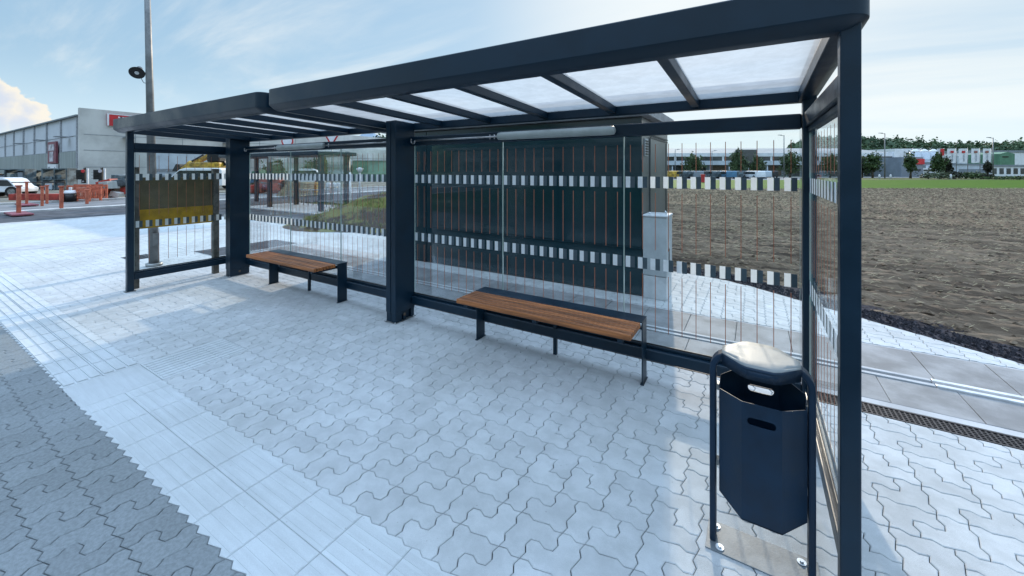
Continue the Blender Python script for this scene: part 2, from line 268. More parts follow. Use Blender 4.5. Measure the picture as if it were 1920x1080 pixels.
def world_of(o):
    m = o.matrix_basis.copy()
    while o.parent: o = o.parent; m = o.matrix_basis @ m
    return m
class MB:
    def __init__(s): s.v = []; s.f = []; s.m = []; s.sh = []; s.mi = 0; s.shade = 1.0; s.smooth = []; s.sm = False
    def face(s, idx): s.f.append(idx); s.m.append(s.mi); s.sh.append(s.shade); s.smooth.append(s.sm)
    def poly(s, pts): b = len(s.v); s.v += [tuple(p) for p in pts]; s.face(list(range(b, b + len(pts))))
    def box(s, x0, x1, y0, y1, z0, z1, M4=None):
        c = [(x0, y0, z0), (x1, y0, z0), (x1, y1, z0), (x0, y1, z0), (x0, y0, z1), (x1, y0, z1), (x1, y1, z1), (x0, y1, z1)]
        if M4 is not None: c = [tuple(M4 @ Vector(p)) for p in c]
        b = len(s.v); s.v += c
        for q in ((0, 3, 2, 1), (4, 5, 6, 7), (0, 1, 5, 4), (1, 2, 6, 5), (2, 3, 7, 6), (3, 0, 4, 7)): s.face([b + i for i in q])
        return s
    def cbox(s, c, d, rz=0):
        s.box(-d[0] / 2, d[0] / 2, -d[1] / 2, d[1] / 2, -d[2] / 2, d[2] / 2, Matrix.Translation(Vector(c)) @ Matrix.Rotation(rz, 4, 'Z')); return s
    def prism(s, pts, z0, z1, M4=None):      # pts: ccw outline in xy
        n = len(pts); b = len(s.v)
        vs = [(p[0], p[1], z0) for p in pts] + [(p[0], p[1], z1) for p in pts]
        if M4 is not None: vs = [tuple(M4 @ Vector(p)) for p in vs]
        s.v += vs; s.face([b + i for i in range(n)][::-1]); s.face([b + n + i for i in range(n)])
        for i in range(n): j = (i + 1) % n; s.face([b + i, b + j, b + n + j, b + n + i])
        return s
    def tube(s, pts, r, n=12, r2=None, cap=True):
        pts = [Vector(p) for p in pts]; k = len(pts); b = len(s.v); os_ = s.sm; s.sm = True
        up = None
        for i, p in enumerate(pts):
            d = (pts[min(i + 1, k - 1)] - pts[max(i - 1, 0)]).normalized()
            if up is None: up = Vector((0, 0, 1)) if abs(d.z) < 0.9 else Vector((1, 0, 0))
            a = d.cross(up)
            if a.length < 1e-4: a = d.cross(Vector((0, 1, 0)))
            a.normalize(); c = a.cross(d).normalized(); up = c
            rr = r if r2 is None else r + (r2 - r) * i / (k - 1)
            if isinstance(r, list): rr = r[i]
            for j in range(n):
                t = 2 * math.pi * j / n; q = p + a * math.cos(t) * rr + c * math.sin(t) * rr; s.v.append(tuple(q))
        for i in range(k - 1):
            for j in range(n):
                j2 = (j + 1) % n; s.face([b + i * n + j, b + i * n + j2, b + (i + 1) * n + j2, b + (i + 1) * n + j])
        s.sm = False
        if cap: s.face([b + j for j in range(n)][::-1]); s.face([b + (k - 1) * n + j for j in range(n)])
        s.sm = os_; return s
    def disc(s, c, r, nrm, th=0.01, n=20):
        c = Vector(c); nrm = Vector(nrm).normalized(); return s.tube([c, c + nrm * th], r, n)
    def build(s, name, mats, parent=None, bevel=0, loc=None, world=True, seg=2):
        me = bpy.data.meshes.new(name); o = bpy.data.objects.new(name, me); COL.objects.link(o)
        vs = s.v
        if parent is not None:
            o.parent = parent
            if world: inv = world_of(parent).inverted(); vs = [tuple(inv @ Vector(p)) for p in vs]
        elif loc is not None:
            o.location = loc
            if world: vs = [(p[0] - loc[0], p[1] - loc[1], p[2] - loc[2]) for p in vs]
        me.from_pydata(vs, [], s.f)
        for m in (mats if isinstance(mats, (list, tuple)) else [mats]): me.materials.append(m)
        me.polygons.foreach_set('material_index', s.m); me.polygons.foreach_set('use_smooth', s.smooth)
        if True:
            a = me.attributes.new('shade', 'FLOAT_COLOR', 'CORNER'); d = []
            for p, sh in zip(me.polygons, s.sh): d += [sh, sh, sh, 1.0] * p.loop_total
            a.data.foreach_set('color', d)
        me.update()
        if bevel:
            bv = o.modifiers.new('bevel', 'BEVEL'); bv.width = bevel; bv.segments = seg; bv.limit_method = 'ANGLE'; bv.angle_limit = rad(35)
        return o
def tag(o, label=None, cat=None, group=None, kind=None):
    if label: o['label'] = label
    if cat: o['category'] = cat
    if group: o['group'] = group
    if kind: o['kind'] = kind
    return o
def thing(name, loc, label, cat, group=None, rz=0):
    o = bpy.data.objects.new(name, None); COL.objects.link(o); o.location = loc; o.rotation_euler = (0, 0, rz)
    o.empty_display_size = 0.2
    return tag(o, label, cat, group)
KIDS = {}
def copy_tree(o, label=None):
    c = o.copy(); COL.objects.link(c)
    for ch in [x for x in COL.objects if x.parent == o]:
        d = copy_tree(ch); d.parent = c
    if label: c['label'] = label
    return c
def structure(o): o['kind'] = 'structure'; return o
def sheet(name, pts, z, m):
    b = MB(); b.poly([(p[0], p[1], z) for p in pts]); return structure(b.build(name, m))

# ------------------------------------------------------------------ ground
sheet('ground', [(-2500, -2500), (2500, -2500), (2500, 2500), (-2500, 2500)], -0.06, M['verge'])
sheet('paving_bed', [(-19.1, -1.3), (6, -1.3), (6, 2.2), (1.9, 5.02), (0.99, 5.68), (-0.24, 6.58), (-1.1, 6.78), (-19.1, 6.65)], -0.012, M['bed'])

def zig(p, q, a):
    """edge of one grid unit as a toothed line; teeth agree for both neighbours"""
    x0, y0 = p; x1, y1 = q; out = [p]
    sg = -1 if (x1 < x0 - 1e-6) or (y1 < y0 - 1e-6) else 1
    for t, d in ((0.34, a * sg), (0.64, -a * sg)):
        if abs(y1 - y0) < 1e-6: out.append((x0 + (x1 - x0) * t, y0 + d))
        else: out.append((x0 + d, y0 + (y1 - y0) * t))
    return out
def clip(pts, ax, val, sg):
    """part of a polygon with sg*(coordinate - val) <= 0"""
    out = []
    for i, p in enumerate(pts):
        q = pts[(i + 1) % len(pts)]; dp = sg * (p[ax] - val); dq = sg * (q[ax] - val)
        if dp <= 0: out.append(p)
        if (dp < 0 < dq) or (dq < 0 < dp):
            t = dp / (dp - dq); out.append((p[0] + (q[0] - p[0]) * t, p[1] + (q[1] - p[1]) * t))
    return out
def clip_line(pts, A, B):
    # keep what lies to the right of A -> B (below the line)
    f = lambda p: (B[0] - A[0]) * (p[1] - A[1]) - (B[1] - A[1]) * (p[0] - A[0])
    out = []
    for i, p in enumerate(pts):
        q = pts[(i + 1) % len(pts)]; dp, dq = f(p), f(q)
        if dp <= 0: out.append(p)
        if (dp < 0 < dq) or (dq < 0 < dp):
            t = dp / (dp - dq); out.append((p[0] + (q[0] - p[0]) * t, p[1] + (q[1] - p[1]) * t))
    return out
def area(p): return 0.5 * sum(p[i - 1][0] * p[i][1] - p[i][0] * p[i - 1][1] for i in range(len(p)))
def inset(pts, g):
    n = len(pts); res = []
    for i in range(n):
        p0, p1, p2 = pts[i - 1], pts[i], pts[(i + 1) % n]
        a = Vector((p1[0] - p0[0], p1[1] - p0[1])); b = Vector((p2[0] - p1[0], p2[1] - p1[1]))
        if a.length < 1e-9 or b.length < 1e-9: res.append(p1); continue
        a.normalize(); b.normalize(); n1 = Vector((-a.y, a.x)); n2 = Vector((-b.y, b.x)); m = n1 + n2
        if m.length < 1e-6: res.append(p1); continue
        m.normalize(); k = g / max(0.45, m.dot(n1)); res.append((p1[0] + m.x * k, p1[1] + m.y * k))
    return res
def stone(b, outline, g=0.0016, bev=0.0034, ztop=0.0, tilt=True, zb=-0.011):
    o1 = inset(outline, g); o2 = inset(outline, g + bev)
    n = len(o1); s = len(b.v)
    cx = sum(p[0] for p in o1) / n; cy = sum(p[1] for p in o1) / n
    tx, ty, dz = (random.gauss(0, 0.0035), random.gauss(0, 0.0035), random.gauss(0, 0.0004)) if tilt else (0, 0, 0)
    zz = lambda p, z: ztop + z + dz + (p[0] - cx) * tx + (p[1] - cy) * ty
    b.shade = random.uniform(0.92, 1.04)
    b.v += [(p[0], p[1], zb) for p in o1] + [(p[0], p[1], zz(p, -bev * 0.8)) for p in o1] + [(p[0], p[1], zz(p, 0)) for p in o2]
    for i in range(n):
        j = (i + 1) % n
        b.face([s + i, s + j, s + n + j, s + n + i]); b.face([s + n + i, s + n + j, s + 2 * n + j, s + 2 * n + i])
    b.face([s + 2 * n + i for i in range(n)])
U = 0.1035
def unit_outline(cells, ox, oy, u, v, a):
    """outline of a set of unit cells (ccw) with toothed edges"""
    edges = {}
    for (i, j) in cells:
        for (p, q) in (((i, j), (i + 1, j)), ((i + 1, j), (i + 1, j + 1)), ((i + 1, j + 1), (i, j + 1)), ((i, j + 1), (i, j))):
            if (q, p) in edges.items() or edges.get(q) == p and False: pass
            edges.setdefault(p, []).append(q)
    es = set((p, q) for p, l in edges.items() for q in l)
    es = {e for e in es if (e[1], e[0]) not in es}
    nxt = {}
    for p, q in es: nxt.setdefault(p, []).append(q)
    start = min(nxt); cur = start; pts = []
    while True:
        q = nxt[cur].pop()
        pts += zig((ox + cur[0] * u, oy + cur[1] * v), (ox + q[0] * u, oy + q[1] * v), a)
        cur = q
        if cur == start: break
    return pts
LA = [(0, 0), (0, 1), (1, 1)]; LB = [(1, 0), (2, 0), (2, 1)]               # 3x2 block: S joint
VA = [(0, 0), (1, 0), (0, 1)]; VB = [(1, 1), (0, 2), (1, 2)]               # 2x3 block
def paver_zone(name, x0, x1, y0, rows, m, split=None, amp=0.0085, vu=0.0985):
    b = MB(); y = y0; x0 = math.floor(x0 / U) * U
    for r, kind in enumerate(rows):
        h = 2 if kind == 'H' else 3; w = 3 if kind == 'H' else 2
        x = x0 - random.choice((0, 1, 2)) * U
        while x < x1:
            for cells in ((LA, LB) if kind == 'H' else (VA, VB)):
                ol = unit_outline(cells, x, y, U, vu, amp)
                for pc in (split(ol) if split else [ol]):
                    if len(pc) > 2 and area(pc) > 0.0003: stone(b, pc)
            x += w * U
        y += h * vu
    return structure(b.build(name, m)), y
GX0, GX1 = -4.33, -3.87
def split_main(o):
    o = clip(o, 1, 3.468, 1)
    if not o: return []
    if min(p[1] for p in o) < 1.83 and max(p[0] for p in o) > GX0 and min(p[0] for p in o) < GX1:
        return [clip(o, 0, GX0, 1), clip(o, 0, GX1, -1), clip(clip(clip(o, 0, GX0, -1), 0, GX1, 1), 1, 1.834, -1)]
    return [o]
ROWS1 = list('HHHVVHHVHV')      # from 1.235 up to about 3.47
o, yy = paver_zone('paving', -12.5, 3.6, 1.232, ROWS1, M['paver'], split_main)
def bnd(x):
    P = [(-19, 6.65), (-1.1, 6.78), (-0.24, 6.58), (0.46, 6.07), (0.99, 5.68), (1.9, 5.02), (3.2, 4.1), (5, 2.9)]
    for (a, c), (d, e) in zip(P, P[1:]):
        if a <= x <= d: return c + (e - c) * (x - a) / (d - a)
    return 3
def split_rear(o):
    cx = sum(p[0] for p in o) / len(o)
    if -5.8 < cx < -1.35 and min(p[1] for p in o) > 5.3: return []
    return [clip_line(o, (cx - 0.2, bnd(cx - 0.2) - 0.02), (cx + 0.2, bnd(cx + 0.2) - 0.02))]
o, yy = paver_zone('rear_paving', -12.5, 3.6, 4.875, list('VVVVVVV'), M['paver'], split_rear)
paver_zone('platform_paving', -12.9, 2.2, 0.80 - 0.0985 * 10, list('HHHHH'), M['paverd'], None, 0.0105)
sheet('far_paving', [(-19.05, -1.3), (-12.55, -1.3), (-12.55, 6.62), (-19.05, 6.62)], 0.0, M['paver'])
# toothed tactile strip with raised ribs
b = MB(); x = math.floor(-13.0 / U) * U
Y0, Y1, Y2 = 0.80, 1.016, 1.232
def toothed(xa, xb, ya, yb, ta, tb):
    n = round((xb - xa) / U); o = []
    for i in range(n): o += zig((xa + i * U, ya), (xa + (i + 1) * U, ya), 0.0105) if ta else [(xa + i * U, ya)]
    o.append((xa + n * U, ya))
    for i in range(n, 0, -1): o += zig((xa + i * U, yb), (xa + (i - 1) * U, yb), 0.0085) if tb else [(xa + i * U, yb)]
    o.append((xa, yb))
    return o
while x < 2.0:
    for (ya, yb, ta, tb) in ((Y0, Y1, 1, 0), (Y1, Y2, 0, 1)):
        o = toothed(x, x + 3 * U, ya, yb, ta, tb)
        for pc in ([clip(o, 0, GX0, 1), clip(o, 0, GX1, -1)] if x + 3 * U > GX0 and x < GX1 else [o]):
            if len(pc) > 2 and area(pc) > 0.0003: stone(b, pc, 0.0012, 0.0025, tilt=False)
    x += 3 * U
stone(b, [(GX0, 0.795), (GX1, 0.795), (GX1, Y2), (GX0, Y2)], 0.002, 0.003, tilt=False)
for i in range(3): stone(b, [(GX0, Y2 + i * 0.2), (GX1, Y2 + i * 0.2), (GX1, Y2 + 0.2 + i * 0.2), (GX0, Y2 + 0.2 + i * 0.2)], 0.0015, 0.002, tilt=False)
structure(b.build('tactile_paving', M['tact']))
b = MB(); b.shade = 0.98
for base in (Y0, Y1):
    for q in range(7):
        if q < 3: yc, hw_, xa, xb = base + 0.038 + q * 0.070, 0.027, -13.0, -4.36
        else: yc, hw_, xa, xb = base + 0.036 + (q - 3) * 0.048, 0.017, -3.84, 2.0
        if True:
            x = math.floor(xa / U / 3) * 3 * U + (math.floor(-13.0 / U) % 3) * U; pr = 0.007 if xa < -5 else 0.0014
            while x < xb:
                x1_ = max(x + 0.005, xa); x2 = min(xb, x + 0.305)
                if x2 > x1_ + 0.02: b.prism([(x1_, yc - hw_), (x2, yc - hw_), (x2, yc + hw_), (x1_, yc + hw_)], -0.002, pr)
                x += 3 * U
for q in range(8):
    xc = -4.30 + q * 0.054; b.box(xc, xc + 0.026, 1.245, 1.82, -0.002, 0.0045)
structure(b.build('tactile_ribs', M['tact']))

# slab rows and channel behind the shelter
b = MB()
for (ya, yb, off) in ((3.70, 4.13, 0.807), (4.27, 4.845, 1.18)):
    x = off - 0.445 * (21 if off < 1 else 22)
    while x < 4.2:
        yb2 = min(yb, bnd(x + 0.22) - 0.05)
        if yb2 > ya + 0.1: stone(b, [(x, ya), (x + 0.445, ya), (x + 0.445, yb2), (x, yb2)], 0.002, 0.003)
        x += 0.445
structure(b.build('slab_paving', M['slab'], None))
b = MB(); b.box(-8.5, 4.4, 3.625, 3.695, -0.011, 0.001); b.box(-8.5, 4.2, 4.852, 4.872, -0.011, -0.004)
structure(b.build('edge_strip', M['slabl']))
for (xa, xb, mm) in ((-8.5, 1.145, M['slabl']), (1.15, 4.3, M['rail_sunlit'])):  # same rails, dull in shade then bright in sun: light put into the colours
    b = MB(); b.box(xa, xb, 4.135, 4.175, -0.011, 0.008 if xa < 0 else 0.014); b.box(xa, xb, 4.225, 4.262, -0.011, 0.008 if xa < 0 else 0.014)
    structure(b.build('channel_rails', mm, bevel=0.003))
b = MB(); b.box(-8.5, 4.3, 4.176, 4.224, -0.011, -0.006); structure(b.build('channel_floor', M['slab']))
g = thing('drain_grate', (-4, 3.55, 0), 'long black iron drainage grate running along the foot of the rear glass', 'drain')
b = MB(); b.box(-8.5, 4.4, 3.472, 3.484, -0.011, 0.001); b.box(-8.5, 4.4, 3.608, 3.62, -0.011, 0.001)
for y in (3.506, 3.53, 3.554, 3.578): b.box(-8.5, 4.4, y, y + 0.007, -0.011, -0.0005)
x = -8.49
while x < 4.4: b.box(x, x + 0.009, 3.485, 3.607, -0.0112, -0.001); x += 0.026
b.build('grating', M['grate'], g)
g = thing('pit_cover', (-9, 4.27, 0), 'dark rectangular asphalt patch let into the white paving behind the left bay', 'paving patch')
b = MB(); b.box(-9.42, -8.55, 3.49, 5.05, -0.01, 0.004); b.build('cover', M['asphalt'], g)
g = thing('gully_grate', (-9.9, 2.7, 0), 'small dark gully grate in the paving left of the shelter', 'drain')
b = MB()
for i in range(9): b.box(-9.9 + i * 0.055, -9.87 + i * 0.055, 2.55, 2.9, -0.01, 0.004)
b.box(-9.92, -9.40, 2.55, 2.56, -0.01, 0.0045); b.box(-9.92, -9.40, 2.9, 2.91, -0.01, 0.0045); b.build('bars', M['grate'], g)

paver_zone('side_paving', -12.5, -8.3, 3.472, list('VVVVHH'), M['paver'], lambda o: [clip(clip(o, 1, 4.868, 1), 0, -8.52, 1)] if clip(o, 1, 4.868, 1) else [])
# field: displaced grid
def field():
    b = MB(); rows = []
    A = [(-30, 7.6), (-6, 7.2), (-1.1, 7.0), (-0.24, 6.95), (0.46, 6.55), (0.99, 6.1), (1.9, 5.45), (3.2, 4.5), (6, 2.2), (9, 0.2)]
    def near(x):
        for (a, c), (d, e) in zip(A, A[1:]):
            if a <= x <= d: return c + (e - c) * (x - a) / (d - a)
        return 7
    xs = []; x = -7.5
    while x < 9: xs.append(x); x += 0.055 if -1.5 < x < 8 else 0.12
    NR = 300
    for xi in xs:
        col = []
        for j in range(NR):
            t = j / (NR - 1); d = 14.0 * (t ** 1.35); y = near(xi) + d
            z = 0.03 * noise.noise(Vector((xi * 0.8, y * 1.1, 3))) + 0.030 * math.sin(y * 16 + 0.8 * noise.noise(Vector((xi * 0.5, y * 0.5, 1)))) + 0.04 * noise.noise(Vector((xi * 1.5, y * 9, 0))) + 0.02 * noise.noise(Vector((xi * 14, y * 22, 2))) + 0.03 * noise.noise(Vector((xi * 7, y * 16, 5)))
            z = (z * min(1, d / 0.3) + 0.03 * min(1, d)) * min(1, (14.0 - d) / 1.5) - 0.02 - 0.03 * max(0, 1 - (14.0 - d) / 1.0)
            col.append((xi, y, z))
        rows.append(col)
    base = 0
    for c in rows: b.v += c
    for i in range(len(rows) - 1):
        for j in range(NR - 1): a = i * NR + j; b.face([a, a + NR, a + NR + 1, a + 1])
    b.sm = True
    structure(b.build('field_soil', M['soil']))
    # the rest of the field out to the grass
    f = MB(); pts = []
    Q = [at(950, 36), at(1250, 35.5), at(1600, 35.2), at(1960, 35), at(2300, 35)]
    nearp = [(30, -8), (9, 0.4), (9, 14), (-7.5, 21), (-7.5, 7.3), (-14, 7.0)]
    f.poly([(p[0], p[1], -0.035) for p in [Q[0], (-7.4, 7.3), (3, 5.2), (9, 0.4), (30, -8), Q[4], Q[3], Q[2], Q[1]]])
    structure(f.build('field_far', M['soil']))
    # clods and straw
    s = MB(); st = MB(); rnd = random.Random(3)
    cnt = 0
    while cnt < 40000:
        x = rnd.uniform(-9, 46); y = rnd.uniform(1, 54)
        Z = x * FW[0] + y * FW[1]; R = x * RT[0] + y * RT[1]
        if Z < 2.2 or Z > 35 or R / Z > 1.35 or R / Z < 0.2: continue
        if y < (near(x) if x < 9 else 1) + 0.05: continue
        if rnd.random() > min(1, 11.0 / Z): continue
        cnt += 1
        band = noise.noise(Vector((x * 0.12, y * 0.9, 9)))
        sc = 0.55 + Z * 0.028
        if rnd.random() < 0.46 + band * 0.5:
            l = rnd.uniform(0.03, 0.12) * sc; w = rnd.uniform(0.003, 0.007) * sc; an = rnd.gauss(0, 0.45) - 0.05
            dx, dy = math.cos(an) * l / 2, math.sin(an) * l / 2; nx, ny = -math.sin(an) * w / 2, math.cos(an) * w / 2
            z = 0.03 + rnd.uniform(0, 0.03); dz = rnd.uniform(-0.02, 0.03) * sc
            st.poly([(x - dx - nx, y - dy - ny, z - dz), (x + dx - nx, y + dy - ny, z + dz), (x + dx + nx, y + dy + ny, z + dz + w), (x - dx + nx, y - dy + ny, z - dz + w)])
        else:
            r = rnd.uniform(0.015, 0.06) * sc; z = 0.01
            p = [(x + r * math.cos(a) * rnd.uniform(0.7, 1.5), y + r * math.sin(a) * rnd.uniform(0.5, 1), z) for a in (0, 1.25, 2.5, 3.8, 5.0)]
            bb = len(s.v); s.v += p + [(x + rnd.uniform(-.3, .3) * r, y, z + r * rnd.uniform(0.5, 0.9))]
            for i in range(5): s.face([bb + i, bb + (i + 1) % 5, bb + 5])
    tag(s.build('soil_clods', M['clod']), 'loose clods of earth scattered over the ploughed brown field', 'soil clods', kind='stuff')
    tag(st.build('straw_litter', M['straw']), 'pale stalks of straw strewn over the ploughed brown field', 'straw', kind='stuff')
field()
sheet('gravel_margin', [(-1.3, 6.84), (-1.1, 6.80), (-0.24, 6.60), (0.46, 6.09), (0.99, 5.70), (1.9, 5.04), (3.2, 4.12), (6, 2.0), (6, 3.0), (3.3, 4.75), (1.9, 5.7), (0.9, 6.5), (0.2, 6.95), (-0.6, 7.15), (-1.3, 7.1)], -0.008, M['gravel'])
b = MB(); rnd = random.Random(5)
for i in range(2600):
    t = rnd.random() ** 0.8; x = -1.2 + 5.5 * t; y = bnd(x) + 0.04 + rnd.random() * 0.42; r = rnd.uniform(0.006, 0.018)
    bb = len(b.v); b.v += [(x + r * math.cos(a) * rnd.uniform(.7, 1.3), y + r * math.sin(a), -0.006) for a in (0, 1.6, 3.1, 4.7)] + [(x, y, r * 0.9)]
    for q in range(4): b.face([bb + q, bb + (q + 1) % 4, bb + 4])
tag(b.build('gravel', M['gravel']), 'dark loose gravel margin between the white paving and the field', 'gravel', kind='stuff')
sheet('grass_strip', [at(950, 35.4), at(1250, 35.2), at(1600, 34.8), at(1960, 34.4), at(2400, 34), at(2500, 64), at(1960, 66), at(1250, 66), at(950, 66)], -0.02, M['grass'])
sheet('far_road', [at(800, 86), at(2500, 84.5), at(2500, 96), at(800, 99)], -0.02, M['asphalt2'])
sheet('car_park', [at(1150, 66.5), at(1500, 66.5), at(1500, 84), at(1150, 84)], -0.028, M['asphalt2'])
# left road: carriageways run along Y
sheet('road', [(-24, -60), (-19.3, -60), (-19.3, 12), (-24, 60)], -0.03, M['asphalt'])
sheet('far_carriageway', [(-30, -60), (-24.5, -60), (-24.5, 60), (-30, 60)], -0.03, M['asphalt2'])
sheet('yard', [(-140, -60), (-30.4, -60), (-30.4, 90), (-140, 90)], -0.02, M['yard'])
sheet('side_street', [(-19.3, 12.5), (-8.5, 11.2), (-8.8, 20), (-14, 34), (-24, 40), (-24.5, 10)], -0.026, M['asphalt'])
sheet('side_pavement', [(-17.5, 20.3), (-9.5, 17.8), (-9.5, 27), (-14, 30)], -0.02, M['asphalt2'])
for nm, x0, x1, z1 in (('kerb', -19.3, -19.05, 0.01), ('median_kerb', -24.5, -24.0, 0.04), ('far_kerb', -30.4, -30.1, 0.06)):
    b = MB(); b.box(x0, x1, -60, 6.6 if nm == 'kerb' else 50, -0.05, z1); structure(b.build(nm, M['kerb'], bevel=0.01))
b = MB(); b.box(-13.1, -12.5, -1.3, 6.6, -0.011, 0.0035); structure(b.build('paving_band', M['slabl']))
# verge in front of the left window: soil and the traffic island
sheet('dark_soil', [(-11.4, 6.7), (-6.0, 6.8), (-3.5, 14), (-9.5, 12.8), (-11.2, 9.0)], -0.018, M['gravel'])
sheet('asphalt_path', [(-19, 6.66), (-11.5, 6.66), (-12.1, 8.6), (-19, 8.6)], -0.018, M['asphalt'])
b = MB(); b.prism([(-18.9, 8.65), (-12.2, 8.6), (-11.0, 11.0), (-18.9, 11.2)], -0.02, 0.03); structure(b.build('island_paving', M['slabl']))
b = MB(); b.prism([(-12.15, 8.55), (-11.45, 6.66), (-11.25, 6.66), (-11.9, 8.6)], -0.02, 0.02); structure(b.build('path_edging', M['slabl']))
# ground behind the camera (seen mirrored in the kiosk and the glass)
sheet('bus_lane', [(-60, -5.5), (40, -5.5), (40, -1.35), (-60, -1.35)], -0.04, M['asphalt'])
sheet('rear_lawn', [(-60, -60), (40, -60), (40, -5.7), (-60, -5.7)], -0.045, M['lawn'])

# ================================================================== BUS SHELTER
XP0, XP1, XP2 = -6.775, -3.265, 0.30      # grid lines of the bays
YG = 3.20
sh = thing('bus_shelter', (-3.3, 2.5, 0), 'long dark navy steel bus shelter with two frosted roofs and striped glass walls', 'bus shelter')
def roof_frame(x0, x1):
    y0, y1 = 1.80, 3.29; R = 0.085; sl = -0.045
    prof = [(0, 2.270), (0, 2.146), (0.003, 2.141), (0.045, 2.108), (0.055, 2.104), (0.105, 2.104), (0.108, 2.108), (0.108, 2.240), (0.100, 2.248), (0.06, 2.274), (0.004, 2.275)]
    b = MB(); b.sm = True; n = 6; rings = []
    for off, z in prof:
        r = max(R - off, 0.004); ring = []
        for (cx, cy, a0) in ((x1 - off - r, y0 + off + r, -90), (x1 - off - r, y1 - off - r, 0), (x0 + off + r, y1 - off - r, 90), (x0 + off + r, y0 + off + r, 180)):
            for k in range(n + 1):
                a = rad(a0 + 90 * k / n); ring.append((cx + r * math.cos(a), cy + r * math.sin(a)))
        rings.append([(p[0], p[1], z + sl * (p[1] - y0)) for p in ring])
    m = len(rings[0]); base = len(b.v)
    for r_ in rings: b.v += r_
    P = len(prof)
    for i in range(P):
        i2 = (i + 1) % P
        for j in range(m): j2 = (j + 1) % m; b.face([base + i * m + j, base + i2 * m + j, base + i2 * m + j2, base + i * m + j2][::-1])
    fr = b.build('roof_frame', M['navy'], sh)
    md = fr.modifiers.new('split', 'EDGE_SPLIT'); md.split_angle = rad(30)
    xi0, xi1, yi0, yi1 = x0 + 0.108, x1 - 0.108, y0 + 0.108, y1 - 0.108
    npn = 6; w = (xi1 - xi0) / npn
    zt = lambda y, z: z + sl * (y - y0)
    for i in range(1, npn):
        xc = xi0 + i * w; r = MB(); c = [(xc - 0.026, yi0), (xc + 0.026, yi0), (xc + 0.026, yi1), (xc - 0.026, yi1)]
        bb = len(r.v); r.v += [(p[0], p[1], zt(p[1], 2.118)) for p in c] + [(p[0], p[1], zt(p[1], 2.190)) for p in c]
        for q in ((0, 3, 2, 1), (4, 5, 6, 7), (0, 1, 5, 4), (1, 2, 6, 5), (2, 3, 7, 6), (3, 0, 4, 7)): r.face([bb + k for k in q])
        r.build('rib', M['navy'], fr, bevel=0.004)
    for i in range(npn):
        a = xi0 + i * w + (0.0265 if i else 0.001); c_ = xi0 + (i + 1) * w - (0.0265 if i < npn - 1 else 0.001)
        r = MB(); c = [(a, yi0 + .001), (c_, yi0 + .001), (c_, yi1 - .001), (a, yi1 - .001)]
        r.poly([(p[0], p[1], zt(p[1], 2.172)) for p in c])
        r.build('roof_panel', M['frost'], fr)
roof_frame(-7.36, -3.60)
roof_frame(-3.52, 0.352)
# pillars: two grooved profiles with a foot cut open for cables
def pillar(x0, x1, open_foot=True):
    y0, y1 = 2.93, 3.205; xm = (x0 + x1) / 2; b = MB()
    b.box(x0, xm - 0.006, y0 + 0.004, y1, 0.10, 2.12); b.box(xm + 0.006, x1, y0, y1, 0.10, 2.12)
    b.box(xm - 0.006, xm + 0.006, y0 + 0.02, y1 - 0.01, 0.02, 2.12)
    b.box(x0 + 0.006, xm - 0.004, y0 + 0.008, y1 - 0.01, 0.004, 0.10)
    if open_foot:
        b.box(xm + 0.006, x1 - 0.003, y0 + 0.004, y0 + 0.09, 0.004, 0.10); b.box(xm + 0.006, x1 - 0.003, y0 + 0.115, y0 + 0.15, 0.004, 0.05)
        b.box(xm + 0.006, x1 - 0.03, y0 + 0.091, y1 - 0.03, 0.004, 0.098); b.box(xm + 0.006, x1 - 0.003, y1 - 0.05, y1 - 0.005, 0.004, 0.10)
    else: b.box(xm + 0.006, x1 - 0.003, y0 + 0.004, y1 - 0.005, 0.004, 0.10)
    p = b.build('pillar', M['navy'], sh, bevel=0.004)
    f = MB(); f.box(x0 - 0.012, x1 + 0.012, y0 - 0.008, y1 + 0.004, 0, 0.006)
    f.build('foot_plate', M['galv'], p)
    for (bx0, by0) in ((x0 + 0.004, y0 - 0.001), (x1 - 0.004, y0 - 0.001), (x1 + 0.004, y1 - 0.02)):
        h = MB(); h.disc((bx0, by0 - 0.002, 0.006), 0.009, (0, 0, 1), 0.006, 6); h.build('bolt', M['zinc'], f_ if False else p)
    h = MB(); h.tube([(x1 - 0.006, y0 + 0.132, 0.062), (x1 - 0.0025, y0 + 0.132, 0.062)], 0.016, 12)
    h.build('cable_sleeve', M['brown'], p)
    return p
pillar(XP1 - 0.075, XP1 + 0.075)
pillar(XP0 - 0.075, XP0 + 0.075, False)
def post(x0, x1, y0, y1, zt_):
    b = MB(); b.box(x0, x1, y0, y1, 0.006, zt_); p = b.build('post', M['navy'], sh, bevel=0.006)
    f = MB(); f.box(x0 - 0.015, x1 + 0.015, y0 - 0.015, y1 + 0.015, 0, 0.008); f.build('base_plate', M['galv'], p); return p
post(0.266, 0.326, 1.852, 1.912, 2.13)
post(0.262, 0.334, 3.10, 3.19, 2.10)
post(-7.075, -7.005, 1.865, 1.935, 2.14)
